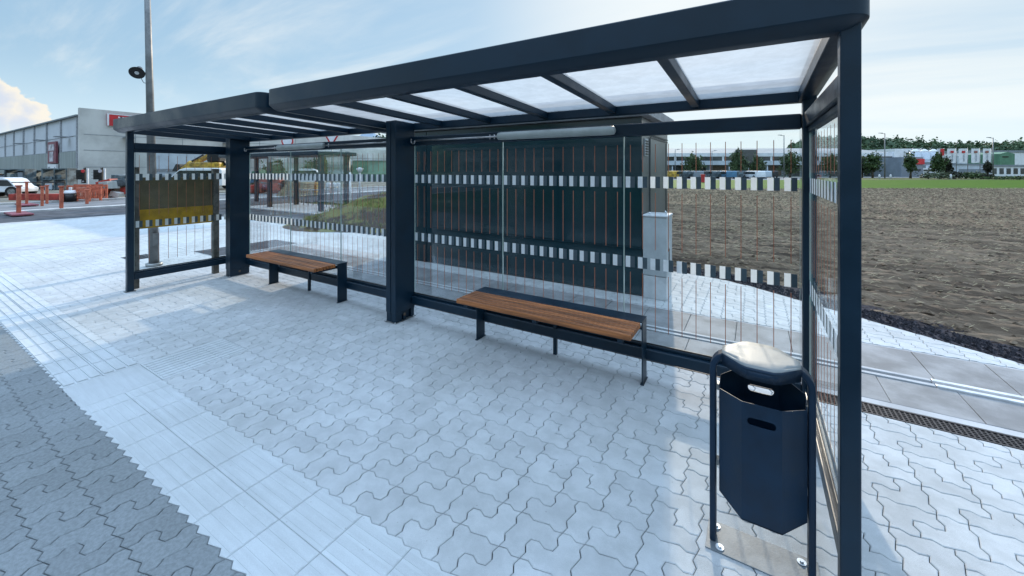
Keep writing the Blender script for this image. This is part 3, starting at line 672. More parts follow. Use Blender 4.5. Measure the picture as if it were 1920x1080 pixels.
# rear beams, lower rails
for (x0, x1) in ((XP0 + 0.077, XP1 - 0.077), (XP1 + 0.077, 0.260)):
    b = MB(); b.box(x0, x1, 3.135, 3.205, 1.865, 1.962); b.build('rear_beam', M['navy'], sh, bevel=0.01)
    b = MB(); b.box(x0, x1, 3.150, 3.225, 0.150, 0.228); b.box(x0, x1, 3.192, 3.212, 0.2285, 0.252); b.build('bottom_rail', M['navy'], sh, bevel=0.006)
for (xa, ya, yb) in ((0.298, 1.917, 3.098), (-7.04, 1.937, 3.20)):
    b = MB(); b.box(xa - 0.03, xa + 0.03, ya, yb, 1.872, 1.962); b.box(xa - 0.012, xa + 0.022, ya, yb, 1.835, 1.8715); b.build('side_beam', M['navy'], sh, bevel=0.006)
    b = MB(); b.box(xa - 0.03, xa + 0.03, ya, yb, 0.150, 0.228); b.box(xa - 0.012, xa + 0.012, ya, yb, 0.2285, 0.252); b.build('side_rail', M['navy'], sh, bevel=0.006)
# glass with printed bird-strike marks
def pane(axis, fixed, a0, a1, z0, z1, n, mirror=False):
    b = MB(); t = 0.005
    def bx(mb, u0, u1, w0, w1, za, zb):
        if axis == 'x': mb.box(u0, u1, fixed + w0, fixed + w1, za, zb)
        else: mb.box(fixed + w0, fixed + w1, u0, u1, za, zb)
    bx(b, a0, a1, -t, t, z0, z1)
    g = b.build('glass_pane', M['glass'], sh)
    for (ea, eb) in ((a0 - 0.0025, a0 - 0.0004), (a1 + 0.0004, a1 + 0.0025)):
        e = MB(); bx(e, ea, eb, -t, t, z0, z1); e.build('glass_edge', M['glassedge'], g)
    q_ = MB(); bx(q_, a0, a1, -t - 0.003, -t - 0.0005, z0 - 0.0, z0 + 0.012); q_.build('gasket', M['black'], g)
    m = MB(); pitch = (a1 - a0) / n; f0, f1 = (-t - 0.0015, -t - 0.0004)
    for i in range(n):
        u = a0 + (i + 0.5) * pitch
        for (za, zb) in ((1.462, 1.550), (0.832, 0.920)):
            m.mi = 0; bx(m, u - 0.037, u - 0.001, f0, f1, za, zb)
            m.mi = 1; bx(m, u + 0.001, u + 0.034, f0, f1, za, zb)
        m.mi = 2
        for (za, zb) in ((1.585, 1.80), (0.985, 1.425), (0.36, 0.795)): bx(m, u - 0.0023, u + 0.0023, f0, f1, za, zb)
    m.build('printed_marks', [M['white'], M['greyp'], M['rust']], g)
def bay(x0, x1):
    w = (x1 - x0 + 0.0) / 3
    for i in range(3): pane('x', YG, x0 + i * w + 0.004, x0 + (i + 1) * w - 0.004, 0.253, 1.90, 12)
bay(XP1 + 0.078, 0.258); bay(XP0 + 0.078, XP1 - 0.078)
pane('y', 0.298, 1.925, 3.09, 0.253, 1.86, 12); pane('y', -7.04, 1.945, 3.19, 0.253, 1.86, 12)
# strip lights on the rear beams with their conduits
for (x0, x1, xl, xr) in ((-2.03, -0.93, XP1 + 0.08, XP1 + 0.08), (-5.72, -4.66, XP0 + 0.08, XP1 - 0.08)):
    b = MB(); yc, zc_, r = 3.095, 1.912, 0.036
    b.tube([(x0, yc, zc_), (x0 + 0.012, yc, zc_), (x0 + 0.04, yc, zc_), (x1 - 0.04, yc, zc_), (x1 - 0.012, yc, zc_), (x1, yc, zc_)], [0.018, 0.033, r, r, 0.033, 0.018], 20)
    lt = b.build('strip_light', M['lampd'], sh)
    b = MB(); b.box(x0 + 0.03, x1 - 0.03, 3.12, 3.134, 1.885, 1.94); b.build('lamp_body', M['galv'], lt, bevel=0.003)
    b = MB(); b.tube([(x0 - 0.012, 3.108, 1.912), (xl + 0.10, 3.108, 1.912)], 0.009, 10)
    for q in (0.045, 0.095): b.tube([(x0 - q, 3.108, 1.934), (x0 - q, 3.108, 1.890)], 0.006, 8)
    if xr > x1:
        b.build('conduit', M['pipe'], lt); b = MB(); b.tube([(x1 + 0.012, 3.108, 1.912), (xr, 3.108, 1.912)], 0.009, 10); b.tube([(x1 + 0.08, 3.108, 1.934), (x1 + 0.08, 3.108, 1.890)], 0.006, 8)
    b.build('conduit', M['pipe'], lt)
    b = MB(); pts = [(xl + 0.10 - 0.03 + 0.03 * math.sin(t), 3.105, 1.912 + 0.03 * math.cos(t) - 0.0) for t in [i * math.pi / 8 for i in range(4, 15)]]
    b.tube(pts, 0.007, 8); b.tube([(xl + 0.10, 3.108, 1.912), (xl + 0.07, 3.108, 1.90)], 0.007, 8); b.build('cable_loop', M['pipe'], lt)

# ------------------------------------------------------------------ benches
def bench():
    r = thing('bench', (0, 0, 0), 'near bench of orange brown wooden slats with dark steel back strip, beside the litter bin', 'bench', 'wooden slat benches under the shelter')
    x0, x1 = -0.765, 0.765; rnd = random.Random(4)
    b = MB(); n = 7; y0, y1 = -0.44, -0.155; w = (y1 - y0) / n
    s = MB()
    for i in range(n):
        s.shade = rnd.uniform(0.75, 1.15); s.box(x0, x1 - 0.012, y0 + i * w + 0.003, y0 + (i + 1) * w - 0.005, 0.430, 0.470)
    s.build('slatted_seat', M['wood'], r, bevel=0.005, world=False)
    # steel strip folded down into the end legs
    b = MB(); b.box(x0, x1, -0.152, 0.0, 0.462, 0.470); b.build('back_strip', M['navy'], r, bevel=0.003, world=False)
    for xx in (x0 + 0.0, x1 - 0.008): 
        b = MB(); b.box(xx, xx + 0.008, -0.142, -0.012, 0.003, 0.4615); b.box(xx - 0.01, xx + 0.018, -0.15, -0.005, 0, 0.006)
        b.build('leg', M['navy'], r, bevel=0.002, world=False)
    b = MB(); b.box(-0.02, 0.012, -0.035, -0.005, 0.0, 0.425); b.build('leg', M['navy'], r, bevel=0.003, world=False)
    b = MB()
    for xx in (x0 + 0.09, 0.0, x1 - 0.09): b.box(xx - 0.02, xx + 0.02, -0.42, -0.01, 0.400, 0.4295)
    b.box(x0 + 0.01, x1 - 0.01, -0.075, -0.04, 0.385, 0.3995)
    b.build('bracket', M['navy'], r, bevel=0.003, world=False)
    return r
be = bench(); be.location = (-1.475, 3.19, 0)
be2 = copy_tree(be, 'far bench of brown wooden slats glinting pale, beside the left hand pillar'); be2.location = (-5.05, 3.17, 0)

# ------------------------------------------------------------------ litter bin
lb = thing('litter_bin', (0.02, 1.95, 0), 'dark navy faceted litter bin on two tube legs beside the right front post', 'litter bin')
b = MB()
xl, xr, yb_ = -0.153, 0.192, 1.945
def ribbon(mb, path, half_y, th, M4=None):
    """flat bar bent along a path in the xz plane"""
    n = len(path); rows = []
    for i, p in enumerate(path):
        a = Vector(path[max(i - 1, 0)]); c = Vector(path[min(i + 1, n - 1)]); d = (c - a).normalized(); nr = Vector((-d.z, 0, d.x))
        P = Vector(p); rows.append([P + nr * th + Vector((0, -half_y, 0)), P + nr * th + Vector((0, half_y, 0)), P - nr * th + Vector((0, half_y, 0)), P - nr * th + Vector((0, -half_y, 0))])
    base = len(mb.v)
    for r_ in rows: mb.v += [tuple(q) for q in r_]
    for i in range(n - 1):
        for k in range(4): k2 = (k + 1) % 4; mb.face([base + i * 4 + k, base + i * 4 + k2, base + (i + 1) * 4 + k2, base + (i + 1) * 4 + k])
    mb.face([base + k for k in range(4)][::-1]); mb.face([base + (n - 1) * 4 + k for k in range(4)])
for sd_, xx in ((1, xl), (-1, xr)):
    pth = [(xx, yb_, 0.006), (xx, yb_, 0.40), (xx, yb_, 0.745)] + [(xx + sd_ * 0.072 * (1 - math.cos(t)), yb_, 0.745 + 0.072 * math.sin(t)) for t in [math.pi / 2 * k / 7 for k in range(1, 8)]] + [(xx + sd_ * 0.10, yb_, 0.8175)]
    b = MB(); ribbon(b, pth if sd_ > 0 else pth[::-1], 0.030, 0.012); b.build('frame_leg', M['navy2'], lb, bevel=0.006)
# lid: curved hood between the arch ends
b = MB(); b.sm = True
lidpts = []
for i in range(13):
    u = i / 12; x = -0.118 + u * 0.275; bulge = min(1.0, 3.4 * min(u, 1 - u)) * (0.93 + 0.07 * math.sin(math.pi * u))
    lidpts.append((x, bulge))
def lid_row(v):     # v from front (0) to back (1)
    out = []
    for x, bu in lidpts:
        yf = yb_ - 0.034 - 0.085 * bu; yk = yb_ + 0.034 + 0.120 * bu
        y = yf + (yk - yf) * v; out.append((x, y, 0.831 + 0.003 * math.sin(math.pi * v)))
    return out
rows = [[(p[0], p[1] + 0.006, p[2] - 0.056) for p in lid_row(0)], [(p[0], p[1] - 0.004, p[2] - 0.018) for p in lid_row(0)], [(p[0], p[1] + 0.0, p[2] - 0.006) for p in lid_row(0)]] + [lid_row(v) for v in (0.06, 0.25, 0.5, 0.75, 0.94)] + [[(p[0], p[1], p[2] - 0.05) for p in lid_row(1)]]
base = len(b.v); m = len(rows[0])
for r_ in rows: b.v += r_
for i in range(len(rows) - 1):
    b.mi = 0 if i < 2 or i == len(rows) - 2 else 1
    for j in range(m - 1): b.face([base + i * m + j, base + i * m + j + 1, base + (i + 1) * m + j + 1, base + (i + 1) * m + j])
lid = b.build('lid', [M['navy2'], M['lidm']], lb); es_ = lid.modifiers.new('split', 'EDGE_SPLIT'); es_.split_angle = rad(28); sd = lid.modifiers.new('thick', 'SOLIDIFY'); sd.thickness = 0.003; sd.offset = -1
# faceted bucket, open at the top
bx_ = [(-0.128, 1.915), (-0.043, 1.832), (0.091, 1.832), (0.176, 1.915), (0.176, 1.985), (0.091, 2.045), (-0.043, 2.045), (-0.128, 1.985)]
ztop = [0.672, 0.682, 0.682, 0.672, 0.70, 0.735, 0.735, 0.70]; zbot = [0.236, 0.212, 0.212, 0.236, 0.236, 0.212, 0.212, 0.236]
b = MB(); base = len(b.v); n = 8
b.v += [(p[0], p[1], z) for p, z in zip(bx_, zbot)] + [(p[0], p[1], z) for p, z in zip(bx_, ztop)]
def slot_face(mb, p0, p1, z0a, z1a, zs, hw, hh):
    """wall panel with an oblong hole"""
    mid = ((p0[0] + p1[0]) / 2, (p0[1] + p1[1]) / 2); dx, dy = p1[0] - p0[0], p1[1] - p0[1]; Lg = math.hypot(dx, dy); dx /= Lg; dy /= Lg
    ring = []
    for k in range(16):
        a = 2 * math.pi * k / 16; ex = math.cos(a); ez = math.sin(a)
        u = (hw - hh) * (1 if ex > 1e-6 else -1 if ex < -1e-6 else 0) + hh * ex; ring.append((mid[0] + dx * u, mid[1] + dy * u, zs + hh * ez))
    out = []
    H = Lg / 2
    for k in range(16):
        a = 2 * math.pi * k / 16; ex = math.cos(a); ez = math.sin(a); sc = 1 / max(abs(ex), abs(ez)); u = ex * sc * H; w = ez * sc
        z = zs + (w * (z1a - zs) if w > 0 else w * (zs - z0a)); out.append((mid[0] + dx * u, mid[1] + dy * u, z))
    bb = len(mb.v); mb.v += ring + out
    for k in range(16): k2 = (k + 1) % 16; mb.face([bb + k, bb + 16 + k, bb + 16 + k2, bb + k2])
for i in range(8):
    j = (i + 1) % 8
    if i == 1: slot_face(b, bx_[1], bx_[2], 0.212, 0.682, 0.612, 0.048, 0.0155)
    elif i == 5: slot_face(b, bx_[5], bx_[6], 0.212, 0.735, 0.648, 0.048, 0.0155)
    else: b.face([base + i, base + j, base + 8 + j, base + 8 + i])
b.poly([(p[0], p[1], 0.236 if z > 0.22 else 0.214) for p, z in zip(bx_, zbot)][::-1])
bk = b.build('bucket', M['navy2'], lb); sd = bk.modifiers.new('thick', 'SOLIDIFY'); sd.thickness = 0.003; sd.offset = -1
b = MB()
for xx in (xl + 0.013, xr - 0.013 - 0.006):
    for z in (0.33, 0.655): b = MB(); b.box(xx, xx + 0.006 if xx > 0 else xx + 0.010, 1.93, 1.96, z, z + 0.025); b.build('hinge', M['galv'], lb)
b = MB(); b.box(-0.178, 0.222, 1.875, 2.035, 0.0, 0.006); bp = b.build('base_plate', M['plate'], lb, bevel=0.001)
for (x, y) in ((-0.125, 1.90), (-0.145, 2.005), (0.165, 1.90), (0.165, 2.0)):
    b = MB(); b.disc((x, y, 0.006), 0.0165, (0, 0, 1), 0.003); b.disc((x, y, 0.009), 0.008, (0, 0, 1), 0.006, 6); b.build('bolt', [M['zinc']], bp)

# ------------------------------------------------------------------ notice board outside the left side panel
nb = thing('notice_board', (-7.16, 2.45, 0), 'brown and yellow notice board on weathered posts behind the left glass panel', 'notice board')
for y in (1.985, 2.93):
    b = MB(); b.box(-7.20, -7.13, y - 0.04, y + 0.04, 0, 1.62 if y > 2 else 1.64); b.build('post', M['postg'], nb, bevel=0.006)
b = MB(); b.box(-7.185, -7.145, 2.03, 2.885, 0.80, 1.50); pn = b.build('board', M['brownb'], nb, bevel=0.004)
b = MB(); b.box(-7.1445, -7.142, 2.03, 2.885, 0.802, 1.06); b.build('yellow_band', M['yellowb'], pn)
b = MB(); b.box(-7.1445, -7.143, 2.46, 2.56, 1.22, 1.33); b.build('sticker', M['brownb'], pn)

# ------------------------------------------------------------------ kiosk, cabinet
kx0, kx1, ky0, ky1 = -5.82, -1.215, 5.19, 6.95
ks = thing('transformer_kiosk', ((kx0 + kx1) / 2, 6.07, 0), 'large dark glossy technical cabin with grey flat roof behind the shelter', 'technical cabin')
b = MB(); b.box(kx0 + 0.004, kx1 - 0.004, ky0 + 0.004, ky1 - 0.01, 0, 2.28); b.build('wall', M['kioskside'], ks, bevel=0.004)
b = MB()
b.box(kx0, kx0 + 0.95, ky0 - 0.028, ky0 + 0.003, 0.02, 2.26); b.box(kx0 + 0.955, kx1, ky0 - 0.02, ky0 + 0.003, 0.62, 2.26); b.build('front_cladding', M['kiosk'], ks, bevel=0.002)
b = MB(); b.box(kx0 + 0.955, kx1, ky0 - 0.016, ky0 + 0.0035, 0.02, 0.595); b.build('lower_cladding', M['kiosk'], ks, bevel=0.002)
b = MB(); b.box(kx0 + 0.955, kx1 + 0.002, ky0 - 0.024, ky0 + 0.0032, 0.597, 0.618); b.build('trim', M['kiosk'], ks)
b = MB(); b.box(kx0 - 0.10, kx1 + 0.10, ky0 - 0.10, ky1 + 0.1, 2.283, 2.305); b.box(kx0 - 0.08, kx1 + 0.08, ky0 - 0.08, ky1 + 0.08, 2.306, 2.43); b.build('roof', M['kioskroof'], ks, bevel=0.008)
b = MB(); b.box(kx1 - 0.003, kx1 + 0.012, 5.62, 6.82, 0.12, 2.03); dr = b.build('door', M['kioskside'], ks, bevel=0.003)
b = MB(); b.box(kx1 + 0.0125, kx1 + 0.02, 5.60, 6.84, 2.032, 2.05); b.box(kx1 + 0.0125, kx1 + 0.02, 5.60, 6.84, 2.07, 2.09); b.box(kx1 + 0.0125, kx1 + 0.018, 6.70, 6.74, 0.14, 2.02); b.build('door_seam', M['black'], dr)
b = MB()
for i in range(6): b.box(kx1 + 0.0, kx1 + 0.018, 5.33, 5.47, 1.80 + i * 0.034, 1.818 + i * 0.034)
vt = b.build('vent', M['black'], ks); b = MB(); b.box(kx1 + 0.0, kx1 + 0.01, 5.31, 5.49, 1.785, 2.01); b.build('vent_frame', M['cabinet'], vt)
cb_ = thing('electric_cabinet', (-1.06, 5.33, 0), 'light grey upright electric cabinet at the right corner of the dark cabin', 'electric cabinet')
b = MB(); b.box(-1.19, -0.915, 5.145, 5.50, 0, 0.285); b.build('plinth', M['plinth'], cb_, bevel=0.006)
b = MB(); b.box(-1.195, -0.91, 5.14, 5.505, 0.29, 1.015); bd = b.build('body', M['cabinet'], cb_, bevel=0.008)
b = MB(); b.prism([(-1.205, 5.13), (-0.90, 5.13), (-0.90, 5.515), (-1.205, 5.515)], 1.016, 1.045); b.build('lid', M['plinth'], cb_, bevel=0.012)
b = MB(); b.box(-0.9095, -0.905, 5.26, 5.30, 0.46, 0.62); b.build('lock', M['black'], cb_)
b = MB(); b.tube([(-1.12, 5.2, 1.045), (-1.12, 5.2, 1.06), (-1.13, 5.2, 1.07)], 0.008, 8); b.build('lifting_eye', M['zinc'], cb_)
b = MB(); b.tube([(-0.95, 5.32, 1.045), (-0.95, 5.32, 1.07), (-0.965, 5.32, 1.085)], 0.008, 8); b.build('lifting_eye', M['zinc'], cb_)

# ------------------------------------------------------------------ pole with horn speaker
px_, py_ = at(289, 6.7)
pl = thing('lamp_pole', (px_, py_, 0), 'tall grey steel pole rising behind the left end of the shelter', 'pole')
b = MB(); top = (px_ - 0.16 * RT[0], py_ - 0.16 * RT[1], 6.4); b.tube([(px_, py_, 0), top], 0.070, 24, 0.028); b.build('shaft', M['polem'], pl)
b = MB(); b.tube([(px_, py_, 0), (px_, py_, 0.05)], 0.11, 20); b.build('collar', M['galv'], pl)
b = MB(); b.box(px_ + 0.070, px_ + 0.085, py_ - 0.04, py_ + 0.04, 0.35, 0.55); b.build('service_hatch', M['polem'], pl)
# horn faces the camera side
hx, hy = at(257, 6.62); hz_ = zat(136, 6.62)
hs = thing('horn_speaker', (hx, hy, hz_), 'black horn loudspeaker with a pale centre mounted high on the grey pole', 'loudspeaker')
fd = Vector((0.78, -0.42, -0.62)).normalized(); hc = Vector((hx, hy, hz_))
b = MB(); b.tube([hc - fd * 0.17, hc - fd * 0.12, hc - fd * 0.05, hc - fd * 0.01, hc + fd * 0.012], [0.04, 0.045, 0.06, 0.095, 0.105], 28); b.build('horn', M['black'], hs)
b = MB(); b.tube([hc + fd * 0.0125, hc + fd * 0.02], 0.028, 20); b.build('centre_cone', M['whitegoods'], hs)
b = MB(); pb = Vector((px_ - 0.07 * RT[0], py_ - 0.07 * RT[1], hz_ - 0.05)); b.tube([hc - fd * 0.14, pb], 0.014, 8); b.tube([pb + Vector((0, 0, 0.08)), pb - Vector((0, 0, 0.08))], 0.02, 8); b.build('bracket', M['black'], hs)
b = MB(); b.tube([tuple((hc - fd * 0.1) * (1 - t) + pb * t + Vector((0, 0, -0.16 * math.sin(math.pi * t)))) for t in [i / 8 for i in range(9)]], 0.005, 6); b.build('cable', M['black'], hs)

# ================================================================== DISTANCE
def frame_at(px, Z, turn=0.0):
    """local frame at a distant spot: x to the right of the view there, y away; turn in degrees"""
    p = at(px, Z); return (p[0], p[1], 0), YAW + rad(turn)
def LB(o):      # builder in the local coordinates of o
    return MB()
def lbuild(b, name, m, o, bevel=0): return b.build(name, m, o, bevel=bevel, world=False)

# ---- industrial hall of concrete panels (left), faces along the world axes
HX, HY = -57.7, 11.8
hall = thing('industrial_hall', (HX - 20, HY + 25, 0), 'grey concrete panel hall with green cladding band and tall gable, far left', 'industrial hall')
b = MB(); b.box(HX - 130, HX - 0.5, HY + 0.1, HY + 44, 0, 7.05); b.build('wall', M['concrete2'], hall)
b = MB(); b.box(HX - 0.5, HX, HY, HY + 24, 0, 7.85); b.box(HX - 0.45, HX - 0.01, HY + 24.003, HY + 44, 0, 7.45); b.build('gable_wall', M['concrete'], hall)
b = MB(); b.box(HX - 130, HX - 0.52, HY - 0.15, HY + 44, 7.055, 7.2); b.build('roof', M['metalroof'], hall)
for i in range(12):
    x = HX - 0.9 - i * 6.1
    b = MB(); b.box(x - 0.08, x + 0.08, HY - 0.05, HY + 0.098, 0, 7.04); b.build('pilaster', M['pilaster'], hall)
b = MB()
for z in (3.55, 5.1): b.box(HX - 75, HX - 0.9, HY + 0.06, HY + 0.097, z, z + 0.05)
for z in (1.9, 3.6, 5.2): b.box(HX + 0.001, HX + 0.02, HY + 0.3, HY + 43, z, z + 0.05)
for y in (4.2, 8.4, 12.6, 17, 22, 28): b.box(HX + 0.001, HX + 0.02, HY + y, HY + y + 0.05, 0, 7.3)
b.build('panel_joints', M['joint'], hall)
for i in range(12):
    x1 = HX - 0.9 - i * 6.1 - 0.17; x0 = x1 - 5.76
    b = MB(); n = 24; w = (x1 - x0) / n
    for k in range(n): b.box(x0 + k * w, x0 + (k + 0.62) * w, HY - 0.06, HY - 0.02, 0.95, 3.5)
    b.box(x0, x1, HY - 0.021, HY + 0.055, 0.94, 3.52); b.build('cladding_band', M['clad'], hall)
b = MB(); b.box(HX + 0.001, HX + 0.06, 17.2, 24.2, 0, 4.3); dg = b.build('loading_gate', M['paintb'], hall)
b = MB(); b.box(HX + 0.061, HX + 0.09, 17.0, 24.4, 4.15, 4.38)
for y in (18.9, 20.6, 22.3): b.box(HX + 0.061, HX + 0.08, y, y + 0.05, 0, 4.14)
b.box(HX + 0.0611, HX + 0.08, 17.3, 22, 1.35, 1.75); b.box(HX + 0.0611, HX + 0.08, 17.3, 21.5, 0.8, 1.0); b.build('gate_seams', M['joint'], dg)
for (x, y, nx) in ((HX - 4, HY - 0.55, 0), (HX - 13, HY - 0.55, 0), (HX - 24, HY - 0.55, 0), (HX + 0.5, HY + 3.6, 1), (HX + 0.5, HY + 13, 1)):
    b = MB(); b.box(x - 0.45, x + 0.45, y - 0.45, y + 0.45, 5.02, 5.12); b.build('wall_lamp', M['joint'], hall, bevel=0.03)
# red sign with a white letter J on the gable
sg = thing('wall_sign', (HX + 0.15, 15.8, 7), 'red sign with a white letter J high on the concrete gable', 'sign')
b = MB(); b.box(HX + 0.09, HX + 0.19, 13.75, 18.2, 6.25, 7.50); b.build('board', M['red'], sg)
b = MB(); b.box(HX + 0.191, HX + 0.21, 13.75, 13.9, 6.25, 7.50); b.box(HX + 0.191, HX + 0.21, 13.9, 18.2, 7.42, 7.50); b.build('edge', M['paint'], sg)
b = MB(); b.box(HX + 0.191, HX + 0.22, 14.75, 14.90, 6.55, 7.25); b.box(HX + 0.191, HX + 0.22, 14.52, 14.75, 6.48, 6.62); b.box(HX + 0.191, HX + 0.22, 14.42, 14.54, 6.58, 6.78); b.box(HX + 0.191, HX + 0.22, 14.6, 15.05, 7.12, 7.25); b.build('letter', M['paint'], sg)
# poster and white notice on the long wall
X0, X1 = -68.4, -65.0
ps = thing('wall_poster', (-66.5, HY - 0.3, 3), 'maroon framed poster on the long concrete wall above the white notice', 'poster')
b = MB(); b.box(X0, X1, HY - 0.30, HY - 0.12, 2.35, 4.75); b.build('frame', M['maroon'], ps)
b = MB(); b.box(X0 + 0.5, X1 - 0.5, HY - 0.34, HY - 0.301, 3.75, 4.45); b.box(X0 + 0.9, X1 - 0.9, HY - 0.34, HY - 0.3011, 2.55, 3.65); b.build('print', M['lilac'], ps)
ps = thing('wall_notice', (-66.7, HY - 0.3, 1), 'white notice board with dark lines of writing below the maroon poster', 'notice')
b = MB(); b.box(X0 - 0.1, X1 + 0.1, HY - 0.30, HY - 0.12, 0.75, 2.25); b.build('board', M['paint'], ps)
b = MB()
for i, w in enumerate((0.8, 1.1, 0.7)): b.box(X0 + 0.2, X0 + 0.2 + w, HY - 0.32, HY - 0.3005, 1.85 - i * 0.38, 1.97 - i * 0.38)
for i in range(3): b.box(X0 + 1.6, X0 + 2.5, HY - 0.32, HY - 0.3005, 1.75 - i * 0.3, 1.80 - i * 0.3)
b.box(X1 - 0.45, X1 - 0.2, HY - 0.32, HY - 0.3005, 1.5, 1.95); b.build('writing', M['joint'], ps)
# blue rooftop unit
p = at(33, 75)
t = thing('rooftop_unit', (p[0], p[1], 7.2), 'blue ventilation unit standing on the roof at far left', 'rooftop unit')
b = MB(); b.box(p[0] - 2.6, p[0] + 2.6, p[1] - 1, p[1] + 1, 7.2, 8.9); b.build('housing', M['blue'], t, bevel=0.1)
b = MB(); b.box(p[0] - 4, p[0] + 4.3, p[1] - 1.5, p[1] + 1.5, 7.2, 7.9); b.build('base', M['paintb'], t)

# ---- yard clutter in front of the hall
def post_barrier(px, Z, h, label, w=0.075, foot=True):
    w *= 0.72
    x, y = at(px, Z); t = thing('barrier_post', (x, y, 0), label, 'barrier post', 'orange barrier posts along the far road')
    b = MB(); b.box(x - w, x + w, y - w, y + w, 0.05, h); b.box(x - w * 1.5, x + w * 1.5, y - w * 1.5, y + w * 1.5, h, h + 0.06); b.build('post', M['orange'], t, bevel=0.01)
    if foot: b = MB(); b.prism([(x - 0.75, y - 0.25), (x + 0.75, y - 0.25), (x + 0.75, y + 0.25), (x - 0.75, y + 0.25)], 0.0, 0.07); b.build('foot', M['maroon'], t, bevel=0.02)
post_barrier(35, 14.4, 1.0, 'nearest and tallest orange barrier post, standing on a dark red foot')
post_barrier(50, 18.2, 1.02, 'thin orange barrier post just right of the nearest one', 0.06)
post_barrier(79, 17.2, 0.86, 'left one of the close pair of orange posts before the red beam', 0.06, False)
post_barrier(88, 18.4, 0.86, 'right one of the close pair of orange posts before the red beam', 0.06, False)
post_barrier(115, 16.3, 0.90, 'orange barrier post left of the black and white drum', 0.075, False)
post_barrier(163, 18.3, 0.66, 'short orange barrier post in front of the stacked barriers', 0.07, False)
pa, pb = at(22, 20.2), at(122, 20.4)
t = thing('red_beam', (pa[0], pa[1], 0), 'long low dark red beam lying along the far kerb', 'beam')
b = MB(); d = Vector((pb[0] - pa[0], pb[1] - pa[1])); Lb = d.length; an = math.atan2(d.y, d.x)
b.box(0, Lb, -0.15, 0.15, 0.08, 0.40, Matrix.Translation((pa[0], pa[1], 0)) @ Matrix.Rotation(an, 4, 'Z')); b.build('beam', M['redrust'], t, bevel=0.02)
b = MB(); b.tube([(pa[0], pa[1], 0.98), at(122, 20.4) + (0.98,)], 0.025, 8); tag(b.build('top_rail', M['black'], None), 'thin dark rail running level above the red beam', 'rail')
x, y = at(132, 20.6); t = thing('drum', (x, y, 0), 'black drum with cream top beside the orange barriers', 'drum')
b = MB(); b.tube([(x, y, 0), (x, y, 0.40)], 0.26, 20); b.build('body', M['black'], t); b = MB(); b.tube([(x, y, 0.401), (x, y, 0.46), (x, y, 0.56)], [0.27, 0.25, 0.18], 20); b.build('cap', M['whitegoods'], t); b = MB(); b.tube([(x, y, 0.561), (x, y, 0.72)], 0.06, 12); b.build('knob', M['whitegoods'], t)
def mesh_barrier(px, Z, w, h, turn, label):
    loc, rz = frame_at(px, Z, turn); t = thing('mesh_barrier', loc, label, 'barrier', 'stacked orange site barriers', rz)
    b = MB(); b.box(-w / 2, w / 2, -0.03, 0.03, h - 0.10, h); b.box(-w / 2, w / 2, -0.0295, 0.0295, h * 0.62, h * 0.62 + 0.10)
    for s_ in (-1, 1): b.box(s_ * w / 2 - 0.05, s_ * w / 2 + 0.05, -0.035, 0.035, 0, h + 0.01)
    for k in range(1, 6): xx = -w / 2 + w * k / 6; b.box(xx - 0.015, xx + 0.015, -0.015, 0.015, 0.12, h * 0.62)
    b.box(-w / 2 + .05, w / 2 - .05, -0.02, 0.02, 0.10, 0.16); lbuild(b, 'lattice', M['orange'], t)
for a in ((148, 21.5, 1.0, 0.78, 10, 'left orange site barrier of the leaning stack by the drum'), (156, 20.6, 0.9, 0.70, -14, 'front orange site barrier of the leaning stack by the drum'), (166, 22, 1.1, 0.82, 22, 'tallest orange site barrier at the middle of the stack'), (176, 21.2, 0.8, 0.74, -5, 'orange site barrier right of the stack middle'), (183, 21.8, 0.7, 0.8, 30, 'rightmost orange site barrier of the stack')): mesh_barrier(*a)
def signal(px, Z, label, cap):
    loc, rz = frame_at(px, Z, 8); t = thing('stored_signal', loc, label, 'traffic signal', 'stored traffic signals in front of the concrete gable', rz)
    b = MB(); b.box(-0.33, 0.12, -0.12, 0.12, 1.02, 1.62)
    for k in range(3): b.box(-0.36, 0.0, -0.22, -0.121, 1.08 + k * 0.19, 1.10 + k * 0.19)
    b.box(-0.06, 0.14, -0.1, 0.1, 0.78, 1.018); lbuild(b, 'housing', M['black'], t, 0.015)
    b = MB(); b.box(0.18, 0.26, -0.04, 0.04, 0, 1.70); lbuild(b, 'post', M['whitegoods'], t, 0.01)
    b = MB(); b.tube([(0.07, -0.125, 1.54), (0.07, -0.16, 1.54)], 0.10, 16); lbuild(b, 'lamp', cap, t)
    b = MB(); b.tube([(0.06, -0.105, 0.89), (0.06, -0.13, 0.89)], 0.05, 12); lbuild(b, 'small_lamp', M['lilac'], t)
    b = MB(); b.tube([(0.02, 0, 1.625), (0.02, 0, 1.74)], 0.03, 8); b.tube([(0.10, 0, 1.625), (0.10, 0, 1.76)], 0.035, 8); lbuild(b, 'aerial', M['black'], t)
signal(157, 25, 'left black signal head with a red top lamp on a white post', M['red'])
signal(189, 25, 'right black signal head with a pale top lamp on a white post', M['lilac'])
